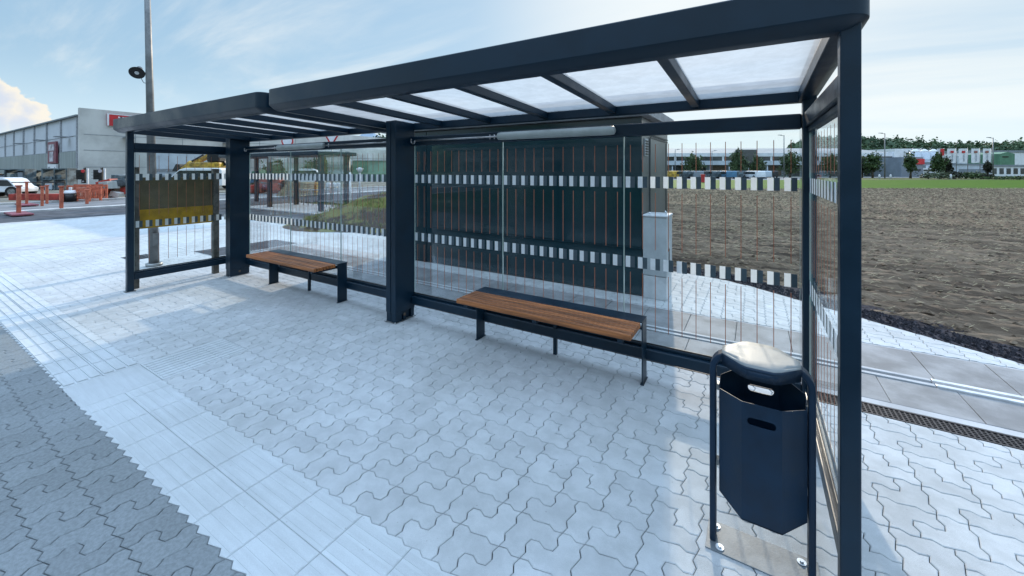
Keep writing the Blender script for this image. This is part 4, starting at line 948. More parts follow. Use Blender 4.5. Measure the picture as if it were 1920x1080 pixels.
# van, shelving and piles
def van(loc, rz, L_, H_, Wd, label, m, cat='van', name='white_van', group=None):
    t = thing(name, loc, label, cat, group, rz)
    b = MB(); pr = [(-L_ / 2, 0.30), (L_ / 2 - 0.05, 0.30), (L_ / 2, 0.5), (L_ / 2 - 0.05, H_ * 0.50), (L_ / 2 - L_ * 0.10, H_ * 0.56), (L_ / 2 - L_ * 0.26, H_ * 0.93), (L_ / 2 - L_ * 0.36, H_), (-L_ / 2 + 0.3, H_), (-L_ / 2 + 0.06, H_ * 0.93), (-L_ / 2, H_ * 0.5)]
    R_ = Matrix.Rotation(rad(90), 4, 'X')
    b.prism(pr, -Wd / 2, Wd / 2, R_); lbuild(b, 'body', m, t, 0.06)
    for s_ in (-1, 1):
        b = MB(); zt_, zb_ = H_ * 0.88, H_ * 0.58
        b.prism([(-L_ * 0.40, zb_), (L_ * 0.36, zb_), (L_ * 0.235, zt_), (-L_ * 0.38, zt_)], s_ * Wd / 2 - 0.004, s_ * Wd / 2 + 0.012, R_); lbuild(b, 'side_window', M['glassd'], t)
        for xx in (-L_ * 0.31, L_ * 0.32):
            b = MB(); b.tube([(xx, s_ * (Wd / 2 - 0.2), 0.32), (xx, s_ * (Wd / 2 + 0.01), 0.32)], 0.32, 18); w_ = lbuild(b, 'wheel', M['tyre'], t)
            b = MB(); b.tube([(xx, s_ * (Wd / 2 + 0.011), 0.32), (xx, s_ * (Wd / 2 + 0.02), 0.32)], 0.19, 14); b.build('rim', M['galv'], w_, world=False)
        b = MB(); b.box(L_ / 2 - 0.12, L_ / 2 - 0.02, s_ * Wd * 0.36 - 0.14, s_ * Wd * 0.36 + 0.14, 0.62 * H_ / 1.5, 0.74 * H_ / 1.5); lbuild(b, 'headlight', M['zinc'], t)
    return t
loc, rz = frame_at(12, 24, 12); van(loc, rz, 2.3, 1.15, 1.2, 'small white trailer like van at the left edge behind the barriers', M['whitegoods'])
loc, rz = frame_at(378, 34, 178); van(loc, rz, 4.9, 1.78, 1.8, 'white people carrier with dark windows seen through the left side panel', M['paint'], 'car', 'parked_car')
loc, rz = frame_at(577, 44, 20); van(loc, rz, 3.6, 1.75, 1.8, 'white van parked behind the timber stack', M['paint'])
def shelf(px, Z, w, h, label, mats):
    loc, rz = frame_at(px, Z, 0); t = thing('storage_rack', loc, label, 'storage rack', 'storage racks along the hall wall', rz); rnd = random.Random(int(px))
    b = MB()
    for k in range(3):
        xx = -w / 2 + w * k / 2; b.box(xx - 0.05, xx + 0.05, -0.4, 0.4, 0, h)
    for z in (h * 0.45, h * 0.95): b.box(-w / 2 - .01, w / 2 + .01, -0.41, 0.41, z, z + 0.08)
    lbuild(b, 'rack_frame', M['rackd'], t)
    for lv, z in enumerate((0.0, h * 0.45 + 0.081)):
        x = -w / 2 + 0.1
        while x < w / 2 - 0.4:
            l = rnd.uniform(0.3, 0.9); b = MB(); b.box(x, min(x + l, w / 2), -0.3, 0.3, z, z + rnd.uniform(0.2, h * 0.38)); lbuild(b, 'stored_goods', M[rnd.choice(mats)], t, 0.03); x += l + rnd.uniform(0.02, 0.2)
shelf(20, 33, 3.2, 1.7, 'dark storage rack at the far left with dull goods', ['rackd', 'greywall', 'clad', 'brown'])
shelf(66, 34, 2.7, 1.6, 'storage rack with red and yellow goods below the white notice', ['redrust', 'yellow', 'clad', 'rackd'])
shelf(112, 33, 2.0, 1.75, 'storage rack with a red load near the gable corner', ['redrust', 'rackd', 'paintb', 'clad'])
def pile(name, px, Z, w, h, n, mats, label, cat, seed):
    loc, rz = frame_at(px, Z, 0); t = thing(name, loc, label, cat, None, rz); rnd = random.Random(seed)
    for k in range(n):
        s_ = rnd.uniform(0.12, 0.32); b = MB(); z = rnd.random() * h * 0.8; x = rnd.uniform(-w / 2, w / 2) * (1 - z / h * 0.5)
        b.box(-s_ * rnd.uniform(0.5, 1.6), s_ * rnd.uniform(.5, 1.6), -s_, s_, -s_ * 0.6, s_ * rnd.uniform(0.3, 1.2), Matrix.Translation((x, rnd.uniform(-0.4, 0.4), z + s_ * 0.6)) @ Matrix.Rotation(rnd.uniform(-0.6, 0.6), 4, 'Z') @ Matrix.Rotation(rnd.uniform(-.3, .3), 4, 'Y'))
        lbuild(b, 'piece', M[rnd.choice(mats)], t, 0.02)
pile('scrap_pile', 208, 23, 1.5, 1.0, 26, ['brown', 'redrust', 'greywall', 'concrete', 'whitegoods', 'rackd', 'clad'], 'mixed scrap pile between the orange barriers and the shelter post', 'scrap pile', 1)
pile('scrap_pile', 228, 24, 1.0, 1.1, 20, ['brown', 'blue', 'greywall', 'concrete', 'rackd'], 'tall narrow heap with a blue piece just left of the front post', 'scrap pile', 2)
pile('scrap_pile', 484, 30, 2.4, 1.5, 34, ['green', 'blue', 'rackd', 'paintb', 'brown', 'green'], 'heap of green and blue containers beside the left pillar', 'scrap pile', 3)
pile('scrap_pile', 505, 28, 3.6, 0.75, 44, ['brown', 'maroon', 'redrust', 'rackd', 'brown'], 'low brown heap of rubble behind the opposite shelter', 'rubble heap', 4)
pile('scrap_pile', 519, 35, 0.9, 1.3, 12, ['blue', 'paintb'], 'blue wrapped goods under the white block of flats', 'scrap pile', 5)
# timber stack, yellow pile, sacks
loc, rz = frame_at(553, 24.5, -4); t = thing('timber_stack', loc, 'slanting stack of pale timber boards behind the opposite shelter', 'timber stack', None, rz)
b = MB()
for k in range(6): s_ = k * 0.10; b.box(-0.85 + s_ * 1.3, 0.75 + s_ * 0.5 if k < 6 else 0, -0.5, 0.5, 0.02 + k * 0.145, 0.145 + k * 0.145)
lbuild(b, 'boards', M['timber'], t)
loc, rz = frame_at(585, 25.5, 0); t = thing('yellow_formwork', loc, 'ochre formwork panels stacked right of the timber', 'formwork stack', None, rz)
b = MB()
for k in range(5): b.box(-0.65 + k * 0.03, 0.5 - k * 0.02, -0.4, 0.4, 0.02 + k * 0.17, 0.15 + k * 0.17)
lbuild(b, 'panels', M['yellow'], t)
for k, (px, lab) in enumerate(((616, 'left white building sack of the row by the road'), (625, 'middle white building sack of the row by the road'), (634, 'right white building sack of the row by the road'))):
    loc, rz = frame_at(px, 30, 0); t = thing('white_sack', loc, lab, 'sack', 'white building sacks', rz)
    b = MB(); b.tube([(0, 0, 0), (0, 0, 0.12), (0, 0, 0.45), (0, 0, 0.6), (0, 0, 0.66)], [0.15, 0.19, 0.2, 0.17, 0.1], 10); lbuild(b, 'sack', M['whitegoods'], t)
# excavator behind the people carrier
loc, rz = frame_at(382, 45, 5); t = thing('excavator', loc, 'yellow and black excavator with folded boom behind the people carrier', 'excavator', None, rz)
b = MB(); b.box(-1.0, 2.2, -1.1, 1.1, 1.1, 2.5); b.prism([(-2.4, 1.5), (-1.0, 1.3), (-0.9, 2.5), (-1.2, 2.7)], -0.6, 0.6, Matrix.Rotation(rad(90), 4, 'X')); lbuild(b, 'body', M['yellow'], t, 0.15)
b = MB(); b.box(1.0, 2.3, -1.12, 0.1, 2.505, 3.7); lbuild(b, 'cab', M['black'], t, 0.12)
for s_ in (-1, 1): b = MB(); b.box(-1.7, 2.2, s_ * 1.1 - 0.3, s_ * 1.1 + 0.3, 0.0, 0.95); lbuild(b, 'track', M['tyre'], t, 0.25)
b = MB(); Rx = Matrix.Rotation(rad(90), 4, 'X'); b.prism([(-2.6, 1.7), (-2.3, 1.55), (0.9, 3.1), (1.6, 3.75), (1.2, 3.8), (0.3, 3.3)], -0.25, 0.25, Rx); lbuild(b, 'boom', M['yellow'], t, 0.04)
b = MB(); b.prism([(1.45, 3.8), (1.75, 3.75), (2.5, 2.2), (2.3, 2.1)], -0.2, 0.2, Rx); lbuild(b, 'arm', M['black'], t, 0.04)
b = MB(); b.tube([(-1.9, -0.3, 2.1), (0.2, -0.3, 3.35)], 0.09, 8); lbuild(b, 'ram', M['black'], t)
b = MB(); b.prism([(-3.0, 1.5), (-2.3, 1.4), (-2.2, 2.2), (-2.6, 2.3)], -0.5, 0.5, Rx); lbuild(b, 'bucket', M['black'], t, 0.04)

# ---- opposite shelter on the island
t = thing('small_shelter', (-16, 9.8, 0), 'distant dark flat roofed shelter on the pale island beyond the left bay', 'bus shelter')
b = MB(); b.prism([(-21.6, 8.95), (-13.95, 8.95), (-13.95, 10.75), (-21.6, 10.75)], 2.17, 2.32); b.build('roof', M['navy'], t, bevel=0.03)
for (x, y) in ((-17.65, 9.23), (-17.87, 10.5), (-14.08, 9.24), (-14.3, 10.5), (-21.3, 9.24), (-21.3, 10.5)): b = MB(); b.box(x - 0.10, x + 0.10, y - 0.06, y + 0.06, 0.03, 2.169); b.build('post', M['navy'], t, bevel=0.01)
for (x0, x1) in ((-21.2, -17.8), (-17.7, -14.4)): b = MB(); b.box(x0, x1, 10.49, 10.505, 0.25, 1.95); b.build('glass_pane', M['glass'], t)
# bicycle racks
for i in range(7):
    x, y = at(542 + i * 9, 18.6 - i * 0.15); t = thing('bike_rack', (x, y, 0), 'slim silver hoop of the bicycle rack row on the island', 'bicycle rack', 'silver bicycle hoops on the island')
    b = MB(); b.tube([(x, y, 0), (x, y, 0.62), (x + 0.02, y + 0.06, 0.70), (x + 0.05, y + 0.5, 0.70), (x + 0.06, y + 0.56, 0.62), (x + 0.06, y + 0.56, 0)], 0.018, 8); b.build('hoop', M['galv'], t)
for i, (px, lab) in enumerate(((612, 'left tall silver frame at the end of the bicycle racks'), (624, 'right tall silver frame at the end of the bicycle racks'))):
    x, y = at(px, 17); t = thing('steel_frame', (x, y, 0), lab, 'frame', 'tall silver frames on the island')
    x2, y2 = at(px + 9, 17.2); b = MB(); b.tube([(x, y, 0), (x, y, 0.80), (x, y, 0.86), (x2, y2, 0.86), (x2, y2, 0.80), (x2, y2, 0)], 0.02, 8); b.build('frame', M['galv'], t)
# poles and signs
x, y = at(652, 16.4); t = thing('utility_post', (x, y, 0), 'thick dark grey post beside the grassy mound', 'post'); b = MB(); b.tube([(x, y, 0), (x, y, 2.35)], 0.10, 16, 0.09); b.build('shaft', M['navy'], t); b = MB(); b.tube([(x, y, 0), (x, y, 0.06)], 0.2, 16); b.build('foot', M['galv'], t)
x, y = at(656.5, 14.3); t = thing('marker_post', (x, y, 0), 'thin white marker post with a flat foot before the dark soil', 'post'); b = MB(); b.tube([(x, y, 0), (x, y, 1.52)], 0.035, 12); b.build('shaft', M['whitegoods'], t); b = MB(); b.box(x - 0.3, x + 0.3, y - 0.1, y + 0.1, 0, 0.04); b.build('foot', M['paint'], t)
x, y = at(674.5, 24); t = thing('street_lamp', (x, y, 0), 'low white garden lamp beyond the grassy mound', 'lamp'); b = MB(); b.tube([(x, y, 0), (x, y, 1.45)], 0.05, 12); b.build('shaft', M['whitegoods'], t); b = MB(); b.tube([(x, y, 1.45), (x, y, 1.75)], [0.08, 0.2], 12) if False else b.tube([(x, y, 1.451), (x, y, 1.7), (x, y, 1.76)], [0.08, 0.22, 0.02], 12); b.build('lamp_head', M['whitegoods'], t)
def tri_sign(px, Z, zc_, up, label):
    loc, rz = frame_at(px, Z, 0); t = thing('yield_sign', loc, label, 'road sign', None, rz)
    s_ = 0.42; R_ = Matrix.Translation((0, 0, zc_)) @ Matrix.Rotation(rad(90), 4, 'X')
    P3 = [(0, -s_ * 1.0), (s_ * 1.05, s_ * 0.75), (-s_ * 1.05, s_ * 0.75)]
    b = MB(); b.prism(P3, 0, 0.02, R_); bd = lbuild(b, 'board', M['red'], t)
    b = MB(); b.prism([(p[0] * 0.62, p[1] * 0.62) for p in P3], 0.021, 0.026, R_); b.build('face', M['paint'], bd, world=False)
    b = MB(); b.tube([(0, 0.03, 0), (0, 0.03, zc_ + 0.5)], 0.035, 10); lbuild(b, 'pole', M['galv'], t)
tri_sign(622, 22, 3.3, False, 'red bordered give way triangle above the opposite shelter')
loc, rz = frame_at(539, 24, 0); t = thing('round_sign', loc, 'round white road sign with a red rim above the opposite shelter', 'road sign', None, rz)
b = MB(); b.tube([(0, 0, 3.35), (0, -0.02, 3.35)], 0.36, 24); d_ = lbuild(b, 'board', M['red'], t); b = MB(); b.tube([(0, -0.021, 3.35), (0, -0.026, 3.35)], 0.28, 24); b.build('face', M['paint'], d_, world=False); b = MB(); b.tube([(0, 0.04, 0), (0, 0.04, 3.7)], 0.035, 10); lbuild(b, 'pole', M['galv'], t)

# ---- grassy mound: displaced earth with tufts
b = MB(); n = 60; cx0, cy0 = at(745, 13.0)
for i in range(n + 1):
    for j in range(n + 1):
        u, v = i / n * 2 - 1, j / n * 2 - 1; r = min(1, math.hypot(u, v)); h = 0.95 * (0.5 + 0.5 * math.cos(math.pi * r))
        x, y = cx0 + u * 2.9 + v * 0.6, cy0 + v * 3.6
        b.v.append((x, y, -0.04 + h + 0.10 * noise.noise(Vector((x * 2.2, y * 2.2, 1))) * (1 - r)))
for i in range(n):
    for j in range(n): a = i * (n + 1) + j; b.face([a, a + n + 1, a + n + 2, a + 1])
b.sm = True; M['mound'] = mat('mound_soil', (0.17, 0.16, 0.055), 0.95, 0, 0.3, 1.4, 1.0, 14, 0.03, col2=(0.065, 0.048, 0.035), lo=0.46, hi=0.56)
mound_v = list(b.v); structure(b.build('mound', M['mound']))
b = MB(); rnd = random.Random(8)
for k in range(7000):
    p = rnd.choice(mound_v); x = p[0] + rnd.uniform(-.1, .1); y = p[1] + rnd.uniform(-.1, .1)
    if p[2] < 0.08 or noise.noise(Vector((x * 0.9, y * 0.9, 4))) < -0.15: continue
    l = rnd.uniform(0.05, 0.16); a = rnd.uniform(0, 6.28); dx, dy = math.cos(a) * 0.012, math.sin(a) * 0.012; ex, ey = rnd.uniform(-.06, .06), rnd.uniform(-.06, .06)
    b.poly([(x - dx, y - dy, p[2] - 0.02), (x + dx, y + dy, p[2] - 0.02), (x + ex, y + ey, p[2] + l)])
M['tuft'] = mat('tufts', (0.22, 0.25, 0.07), 0.8, 0, 0.3, 2.0, spec=0.2); tag(b.build('grass_tufts', M['tuft']), 'yellow green grass tufts growing over the earth mound', 'grass', kind='stuff')

# ---- buildings beyond the left bay
def block(name, px0, px1, Z, h, mw, label, cat='building', depth=10, roof=None, rh=0.3, turn=0, wins=None, wm=None, base=0.0):
    w = (px1 - px0) / FPX * Z; loc, rz = frame_at((px0 + px1) / 2, Z, turn); t = thing(name, loc, label, cat, None, rz)
    b = MB(); b.box(-w / 2, w / 2, 0, depth, base, h); lbuild(b, 'wall', mw, t)
    if roof: b = MB(); b.box(-w / 2 - 0.2, w / 2 + 0.2, -0.2, depth + 0.2, h + 0.002, h + rh); lbuild(b, 'roof', roof, t)
    for (x0, x1, z0, z1) in (wins or []):
        b = MB(); b.box(-w / 2 + x0 * w, -w / 2 + x1 * w, -0.06, -0.002, z0, z1); lbuild(b, 'window', wm or M['glassd'], t)
    return t, w
ww = []
for r_ in range(4):
    for (a, c) in ((0.40, 0.49), (0.51, 0.64)): ww.append((a, c, 1.9 + r_ * 1.05, 2.35 + r_ * 1.05))
block('flats', 507, 553, 120, 6.0, M['paint'], 'white block of flats with a reddish roof and two window columns', 'block of flats', 12, M['roofred'], 0.8, 0, ww)
block('factory_building', 575, 612, 160, 14.5, M['paintb'], 'tall pale blue grey factory block rising above the opposite shelter roof', 'factory')
block('factory_annex', 535, 580, 165, 13.0, M['greywall'], 'grey factory block partly hidden left of the tall pale one', 'factory')
block('tower_flats', 612, 637, 110, 6.2, M['paint'], 'small white tower block with rows of tiny windows right of the dark posts', 'block of flats', 8, None, 0.3, 0, [(0.2 + 0.3 * c, 0.3 + 0.3 * c, 1.4 + 0.9 * r_, 1.8 + 0.9 * r_) for r_ in range(5) for c in range(3)])
block('garage', 614, 645, 60, 1.95, M['paintb'], 'low pale blue garage with dark top below the white tower', 'garage', 5, M['clad'], 0.5)
block('green_building', 661, 745, 62, 3.1, M['green2'], 'long low pale green building with a dark green left end', 'building', 8, M['paint'], 0.12, 0, [(0.0, 0.34, 1.2, 3.05)], M['green'])
block('stone_wall', 660, 760, 58, 1.0, M['green'], 'dark green hedge like wall below the pale green building', 'wall', 0.6)
p = at(668, 70)
for k, (px, lab, mm) in enumerate(((667, 'left red and white striped chimney above the green building', 'roofred'), (671, 'right white chimney above the green building', 'paint'))):
    x, y = at(px, 80); t = thing('chimney', (x, y, 0), lab, 'chimney'); b = MB(); b.tube([(x, y, 0), (x, y, 4.9)], 0.16, 12); b.build('stack', M[mm], t)

# ---- trees
def crown(b, cx, cy, cz, rx, ry, rz_, n, s0, rnd, conic=0.0):
    for k in range(n):
        while True:
            u, v, w = rnd.uniform(-1, 1), rnd.uniform(-1, 1), rnd.uniform(-1, 1); r = math.sqrt(u * u + v * v + w * w)
            if 0.35 < r < 1: break
        dirn = Vector((u, v, w)).normalized(); lump = 0.74 + 0.75 * noise.noise(dirn * 2.3 + Vector((cx * 0.37, cy * 0.21, cz)))
        sc = 1 - conic * (w * 0.5 + 0.5)
        P = Vector((cx + u * rx * lump * sc, cy + v * ry * lump * sc, cz + w * rz_ * lump))
        s_ = s0 * rnd.uniform(0.5, 1.2); a = Vector((rnd.gauss(0, 1), rnd.gauss(0, 1), rnd.gauss(0, 1))).normalized(); c = a.cross(Vector((rnd.gauss(0, 1), rnd.gauss(0, 1), rnd.gauss(0, 1)))).normalized()
        b.shade = rnd.uniform(0.6, 1.3)
        b.poly([P - a * s_ - c * s_ * 0.5, P + a * s_ * 0.2 - c * s_ * 0.6, P + a * s_ + c * s_ * 0.3, P - a * s_ * 0.3 + c * s_ * 0.6])
def tree(px, Z, ztop, w, label, m='leaf', seed=1, trunk=1.3, conic=0.3, n=1500, name='tree', group='trees beyond the field'):
    x, y = at(px, Z); t = thing(name, (x, y, 0), label, 'tree', group); rnd = random.Random(seed)
    b = MB(); b.tube([(x, y, -0.05), (x + 0.05, y, trunk), (x, y + 0.1, ztop * 0.75)], [0.22, 0.16, 0.04], 8)
    for k in range(5):
        a = rnd.uniform(0, 6.28); z = trunk + rnd.uniform(0, ztop * 0.35); b.tube([(x, y, z), (x + math.cos(a) * w * 0.3, y + math.sin(a) * w * 0.3, z + ztop * 0.16)], 0.06, 6, 0.02)
    b.build('trunk', M['bark'], t)
    b = MB(); cz = (ztop + trunk) / 2; crown(b, x, y, cz, w / 2, w / 2, (ztop - trunk) / 2 * 1.15, n, 0.028 * w + 0.09, rnd, conic)
    o_ = b.build('crown', M[m], t); return t
TR = [(1301, 88, 4.9, 4.4, 'brownish green round tree left of the first lamp reflection, before the office block', 'leaf', 1.1, 0.2), (1384, 88, 6.0, 5.0, 'tall dark green tree beside the dark entrance of the office block', 'leaf', 0.9, 0.45), (1420, 87, 4.6, 3.9, 'smaller bright green tree just right of the dark entrance', 'leaf', 0.8, 0.4),
      (1481, 86, 5.6, 4.6, 'dark bushy tree right of the arm lamp before the office block', 'leaf', 0.9, 0.25), (1556, 86, 4.8, 3.8, 'tree seen through the right side panel', 'leaf', 0.9, 0.3), (1636, 84, 5.3, 3.3, 'round dark tree just right of the front post before the office block', 'leaf', 1.3, 0.15), (1616, 86, 4.0, 1.8, 'narrow blackish tree hard by the right front post', 'leafd', 0.9, 0.2),
      (1707, 80, 5.0, 2.4, 'slender two tiered tree before the grey annex', 'leaf', 1.4, 0.1), (1759, 78, 5.0, 3.2, 'conical dark green tree left of the first banner', 'leaf', 1.0, 0.75), (1776, 82, 4.3, 2.0, 'reddish black tree behind the first banner pole', 'leafd', 0.9, 0.3), (1852, 86, 3.4, 1.5, 'small black round tree under the last banner', 'leafd', 1.2, 0.1)]
for i, (px, Z, zt_, w, lab, m, tk, cn) in enumerate(TR): tree(px, Z, zt_ * 1.03, w * 1.12, lab, m, 20 + i, tk * 0.62, cn * 0.8, 1900)
tree(515, 42, 3.2, 0.1 + 2.6, 'dark green bush like tree beneath the white flats', 'leaf', 51, 0.4, 0.2, 900, group='trees beyond the left bay'); tree(567, 90, 6.4, 3.6, 'dark tree between the flats and the factory block', 'leaf', 52, 0.8, 0.2, 900, group='trees beyond the left bay'); tree(592, 60, 3.4, 4.0, 'olive green shrubby tree below the pale factory block', 'leaf', 53, 0.5, 0.1, 900, group='trees beyond the left bay'); tree(609, 58, 4.2, 1.5, 'yellowish conical tree beside the dark shelter post', 'tuft', 54, 0.5, 0.6, 600, group='trees beyond the left bay')
for i, (px, Z, w, h, m, lab) in enumerate(((1741, 74, 3.6, 1.3, 'leafp', 'pale grey green bush left of the first banner pole'), (1765, 74, 3.0, 1.5, 'leafp', 'pale bush at the foot of the conical tree'), (1787, 75, 3.2, 1.7, 'leafd', 'dark bush between the first two banner poles'), (1812, 75, 4.2, 1.4, 'leaf', 'wide green bush below the third banner'), (1830, 75, 3.2, 1.5, 'leafp', 'pale bush below the fourth banner'), (1880, 70, 6.0, 0.6, 'leaf', 'low green hedge beside the road at far right'), (1912, 69, 5.0, 0.7, 'leaf', 'low dark hedge at the right edge of the view'), (1847, 74, 3.0, 1.0, 'leafd', 'dark low bush under the last banner'))):
    x, y = at(px, Z); t = thing('bush', (x, y, 0), lab, 'bush', 'bushes along the far road'); rnd = random.Random(70 + i); b = MB(); crown(b, x, y, h * 0.45, w / 2, w / 2, h * 0.55, 500, 0.16, rnd); b.build('foliage', M[m], t); b = MB(); b.tube([(x, y, -0.05), (x, y, h * 0.5)], 0.05, 6); b.build('stem', M['bark'], t)

# ---- office block beyond the field
ZO = 104.0; w0 = (1692 - 1225) / FPX * ZO; loc, rz = frame_at((1225 + 1692) / 2, ZO, -1.5)
of = thing('office_block', loc, 'long low white office block with dark ribbon windows and dark entrance beyond the field', 'office building', None, rz)
def ox(px): return (px - (1225 + 1692) / 2) / FPX * ZO
b = MB(); b.box(-w0 / 2, w0 / 2, 1.2, 16, 0, 6.0); lbuild(b, 'core', M['greywall'], of)
b = MB(); b.box(-w0 / 2, w0 / 2, -0.2, 1.19, 2.95, 4.05); lbuild(b, 'lower_band', M['paintb'], of)
b = MB(); b.box(-w0 / 2, w0 / 2, -0.2, 1.19, 5.15, 6.05); lbuild(b, 'upper_band', M['paint'], of)
b = MB(); b.box(ox(1668), w0 / 2, -0.4, 8, 2.9, 6.4); lbuild(b, 'end_bay', M['paint'], of)
b = MB(); b.poly([(-w0 / 2, 0, 6.055), (w0 / 2 - 3, 0, 6.055), (w0 / 2 - 5, 12, 7.9), (-w0 / 2, 12, 7.9)]); b.box(-w0 / 2, w0 / 2 - 5, 12.01, 14, 6, 7.9); lbuild(b, 'roof', M['metalroof'], of)
xx = -w0 / 2
for k in range(20):
    a = -w0 / 2 + k * w0 / 20 * 0.955; c = a + w0 / 20 * 0.955 - 0.5
    b = MB(); b.box(a, c, 0.0, 1.15, 4.06, 5.14); wn = lbuild(b, 'window', M['glassd'], of)
    if k % 2 == 1: b = MB(); b.box(c, c + 0.5, -0.1, 1.18, 4.051, 5.149); lbuild(b, 'pier', M['paint'], of)
for k in range(13):
    a = -w0 / 2 + 1 + k * 4.9; b = MB(); b.box(a, a + 3.6, 1.12, 1.19, 0.15, 2.8); lbuild(b, 'ground_window', M['glassd'] if k % 3 else M['brown'], of)
    b = MB(); b.tube([(a - 0.6, 0.2, 0), (a - 0.6, 0.2, 2.94)], 0.16, 8); lbuild(b, 'column', M['paintb'], of)
b = MB(); b.box(ox(1379), ox(1416), -0.8, -0.21, 3.0, 6.9); lbuild(b, 'entrance_block', M['glassd'], of)
t, w = block('grey_annex', 1690, 1731, 96, 4.75, M['greywall'], 'grey box annex with a red sign at the right end of the white office block', 'building', 10)
b = MB(); b.box(w / 2 - 2.3, w / 2 + 0.1, -0.25, -0.03, 3.0, 4.3); lbuild(b, 'sign_panel', M['red'], t)
b = MB(); b.box(w / 2 - 3.0, w / 2 - 0.6, -0.1, -0.01, 1.5, 1.8); lbuild(b, 'slot_window', M['black'], t)
# silos and halls
for k, (px, lab) in enumerate(((1716, 'left one of the three white silos'), (1733, 'middle one of the three white silos'), (1750, 'right one of the three white silos'))):
    x, y = at(px, 135); t = thing('silo', (x, y, 0), lab, 'silo', 'white silos behind the annex'); b = MB(); b.tube([(x, y, 0), (x, y, 7.6)], 1.42, 24); b.build('barrel', M['paintb'], t)
    b = MB(); b.tube([(x, y, 7.601), (x, y, 8.2), (x, y, 8.7)], [1.4, 1.0, 0.25], 20); b.build('cone', M['paint'], t)
    b = MB(); [b.tube([(x, y, z), (x, y, z + 0.08)], 1.45, 24) for z in (2.5, 5.0)]; b.build('band', M['greywall'], t)
    b = MB(); b.tube([(x - 0.5 + 0.5 * math.cos(a) , y, 8.2 + 0.9 * math.sin(a)) for a in [math.pi * q / 8 for q in range(9)]], 0.07, 6); b.build('vent_hoop', M['galv'], t)
block('white_hall', 1678, 1728, 175, 11.0, M['paint'], 'pale hall with light roof behind the left silo', 'hall', 20)
block('long_hall', 1815, 2010, 150, 8.2, M['paint'], 'long white hall with a pale roof at far right', 'hall', 20, M['metalroof'], 0.8)
block('blue_hall', 1806, 1850, 140, 6.6, M['paintb'], 'pale blue hall behind the middle banners', 'hall', 12, M['paint'], 0.3)
loc, rz = frame_at(1889, 118, 3); t = thing('green_house', loc, 'green gabled box building rising in front of the long white hall', 'building', None, rz)
b = MB(); b.prism([(-2.3, 0), (2.3, 0), (2.3, 6.4), (0.0, 7.0), (-2.3, 6.4)], -8, 0, Matrix.Rotation(rad(90), 4, 'X')); lbuild(b, 'wall', M['green'], t)
b = MB(); b.box(-1.7, 0.3, -0.08, -0.01, 5.35, 5.7); lbuild(b, 'slot', M['leafd'], t)
block('showroom', 1795, 1850, 105, 3.0, M['paintb'], 'low pale showroom with awning behind the bushes', 'building', 8, M['greywall'], 0.3, 0, [(0.05, 0.9, 0.4, 1.9)], M['greywall'])
block('workshop', 1858, 1990, 104, 2.5, M['paint'], 'low white workshop with a row of dark openings at far right', 'building', 8, M['metalroof'], 0.5, 0, [(0.10 * k + 0.02, 0.10 * k + 0.08, 0.6, 2.1) for k in range(10)])
block('low_store', 1730, 1800, 108, 2.2, M['paint'], 'low white store with a black ribbon window under the silos', 'building', 8, None, 0, 0, [(0.02, 0.3, 1.3, 1.75), (0.05, 0.28, 0.2, 0.9)])
t, w = block('dark_store', 1770, 1795, 125, 4.2, M['greywall'], 'dark store between the first and second banners', 'building', 8)
# banners
for k, (px, lab, full) in enumerate(((1763, 'leftmost tall banner, red at the top, behind the conical tree', 1), (1784.5, 'white banner with a red square, second from the left', 0), (1806, 'white banner with a red square, in the middle of the five', 0), (1829, 'white banner with a faded red square, fourth from the left', 0), (1850, 'rightmost white banner with the palest square', 0))):
    Z = 90; loc, rz = frame_at(px, Z, 0); t = thing('banner_flag', loc, lab, 'banner', 'tall banners on poles beyond the field', rz); hw = 0.92 if not full else 0.75
    b = MB(); b.tube([(hw + 0.1, 0, 0), (hw + 0.1, 0, 6.6)], 0.07, 10, 0.05); lbuild(b, 'pole', M['galv'], t)
    b = MB(); n = 10; z0, z1 = 3.25, 6.45; bb = len(b.v)
    for q in range(n + 1):
        u = q / n; yy_ = 0.10 * math.sin(u * 7 + k) * (1 - u) ; b.v += [(-hw + 2 * hw * u, yy_, z0 + 0.05 * math.sin(u * 5 + k)), (-hw + 2 * hw * u, yy_, z1)]
    for q in range(n): b.face([bb + 2 * q, bb + 2 * q + 2, bb + 2 * q + 3, bb + 2 * q + 1])
    f_ = lbuild(b, 'cloth', M['paint'], t); sd = f_.modifiers.new('thick', 'SOLIDIFY'); sd.thickness = 0.02
    b = MB(); b.box(-0.42 if not full else -0.1, 0.30 if not full else 0.72, -0.16, -0.13, 5.45 if not full else 4.9, 5.95 if not full else 6.4); b.build('red_mark', M['red'] if k < 3 else M['roofred'], f_, world=False)
    b = MB()
    for q in range(5): b.box(-0.1, 0.16, -0.16, -0.135, 3.6 + q * 0.32, 3.78 + q * 0.32)
    b.build('lettering', M['greywall'], f_, world=False)
# lamp posts
for (px, Z, h, side, lab) in ((1470, 78, 8.4, -1, 'grey street lamp with an arm to the left, seen through the rear glass'), (1659, 76, 8.6, -1, 'grey street lamp right of the front post before the office block'), (1862, 74, 7.6, -1, 'grey street lamp at far right beside the last banner'), (1266, 95, 6.5, 1, 'thin street lamp at the left end of the office block'), (1335, 95, 6.2, 1, 'thin street lamp between the first two trees of the office block')):
    loc, rz = frame_at(px, Z, 0); t = thing('street_lamp', loc, lab, 'street lamp', 'street lamps beyond the field', rz)
    b = MB(); b.tube([(0, 0, 0), (0, 0, h)], 0.11, 10, 0.07); lbuild(b, 'pole', M['polem'], t)
    b = MB(); b.tube([(0, 0, h - 0.1), (side * 0.9, 0, h + 0.02)], 0.04, 8); lbuild(b, 'arm', M['polem'], t)
    b = MB(); b.box(side * 0.8 - 0.35, side * 0.8 + 0.35, -0.12, 0.12, h + 0.0, h + 0.09); lbuild(b, 'lamp_head', M['greywall'], t, 0.02)
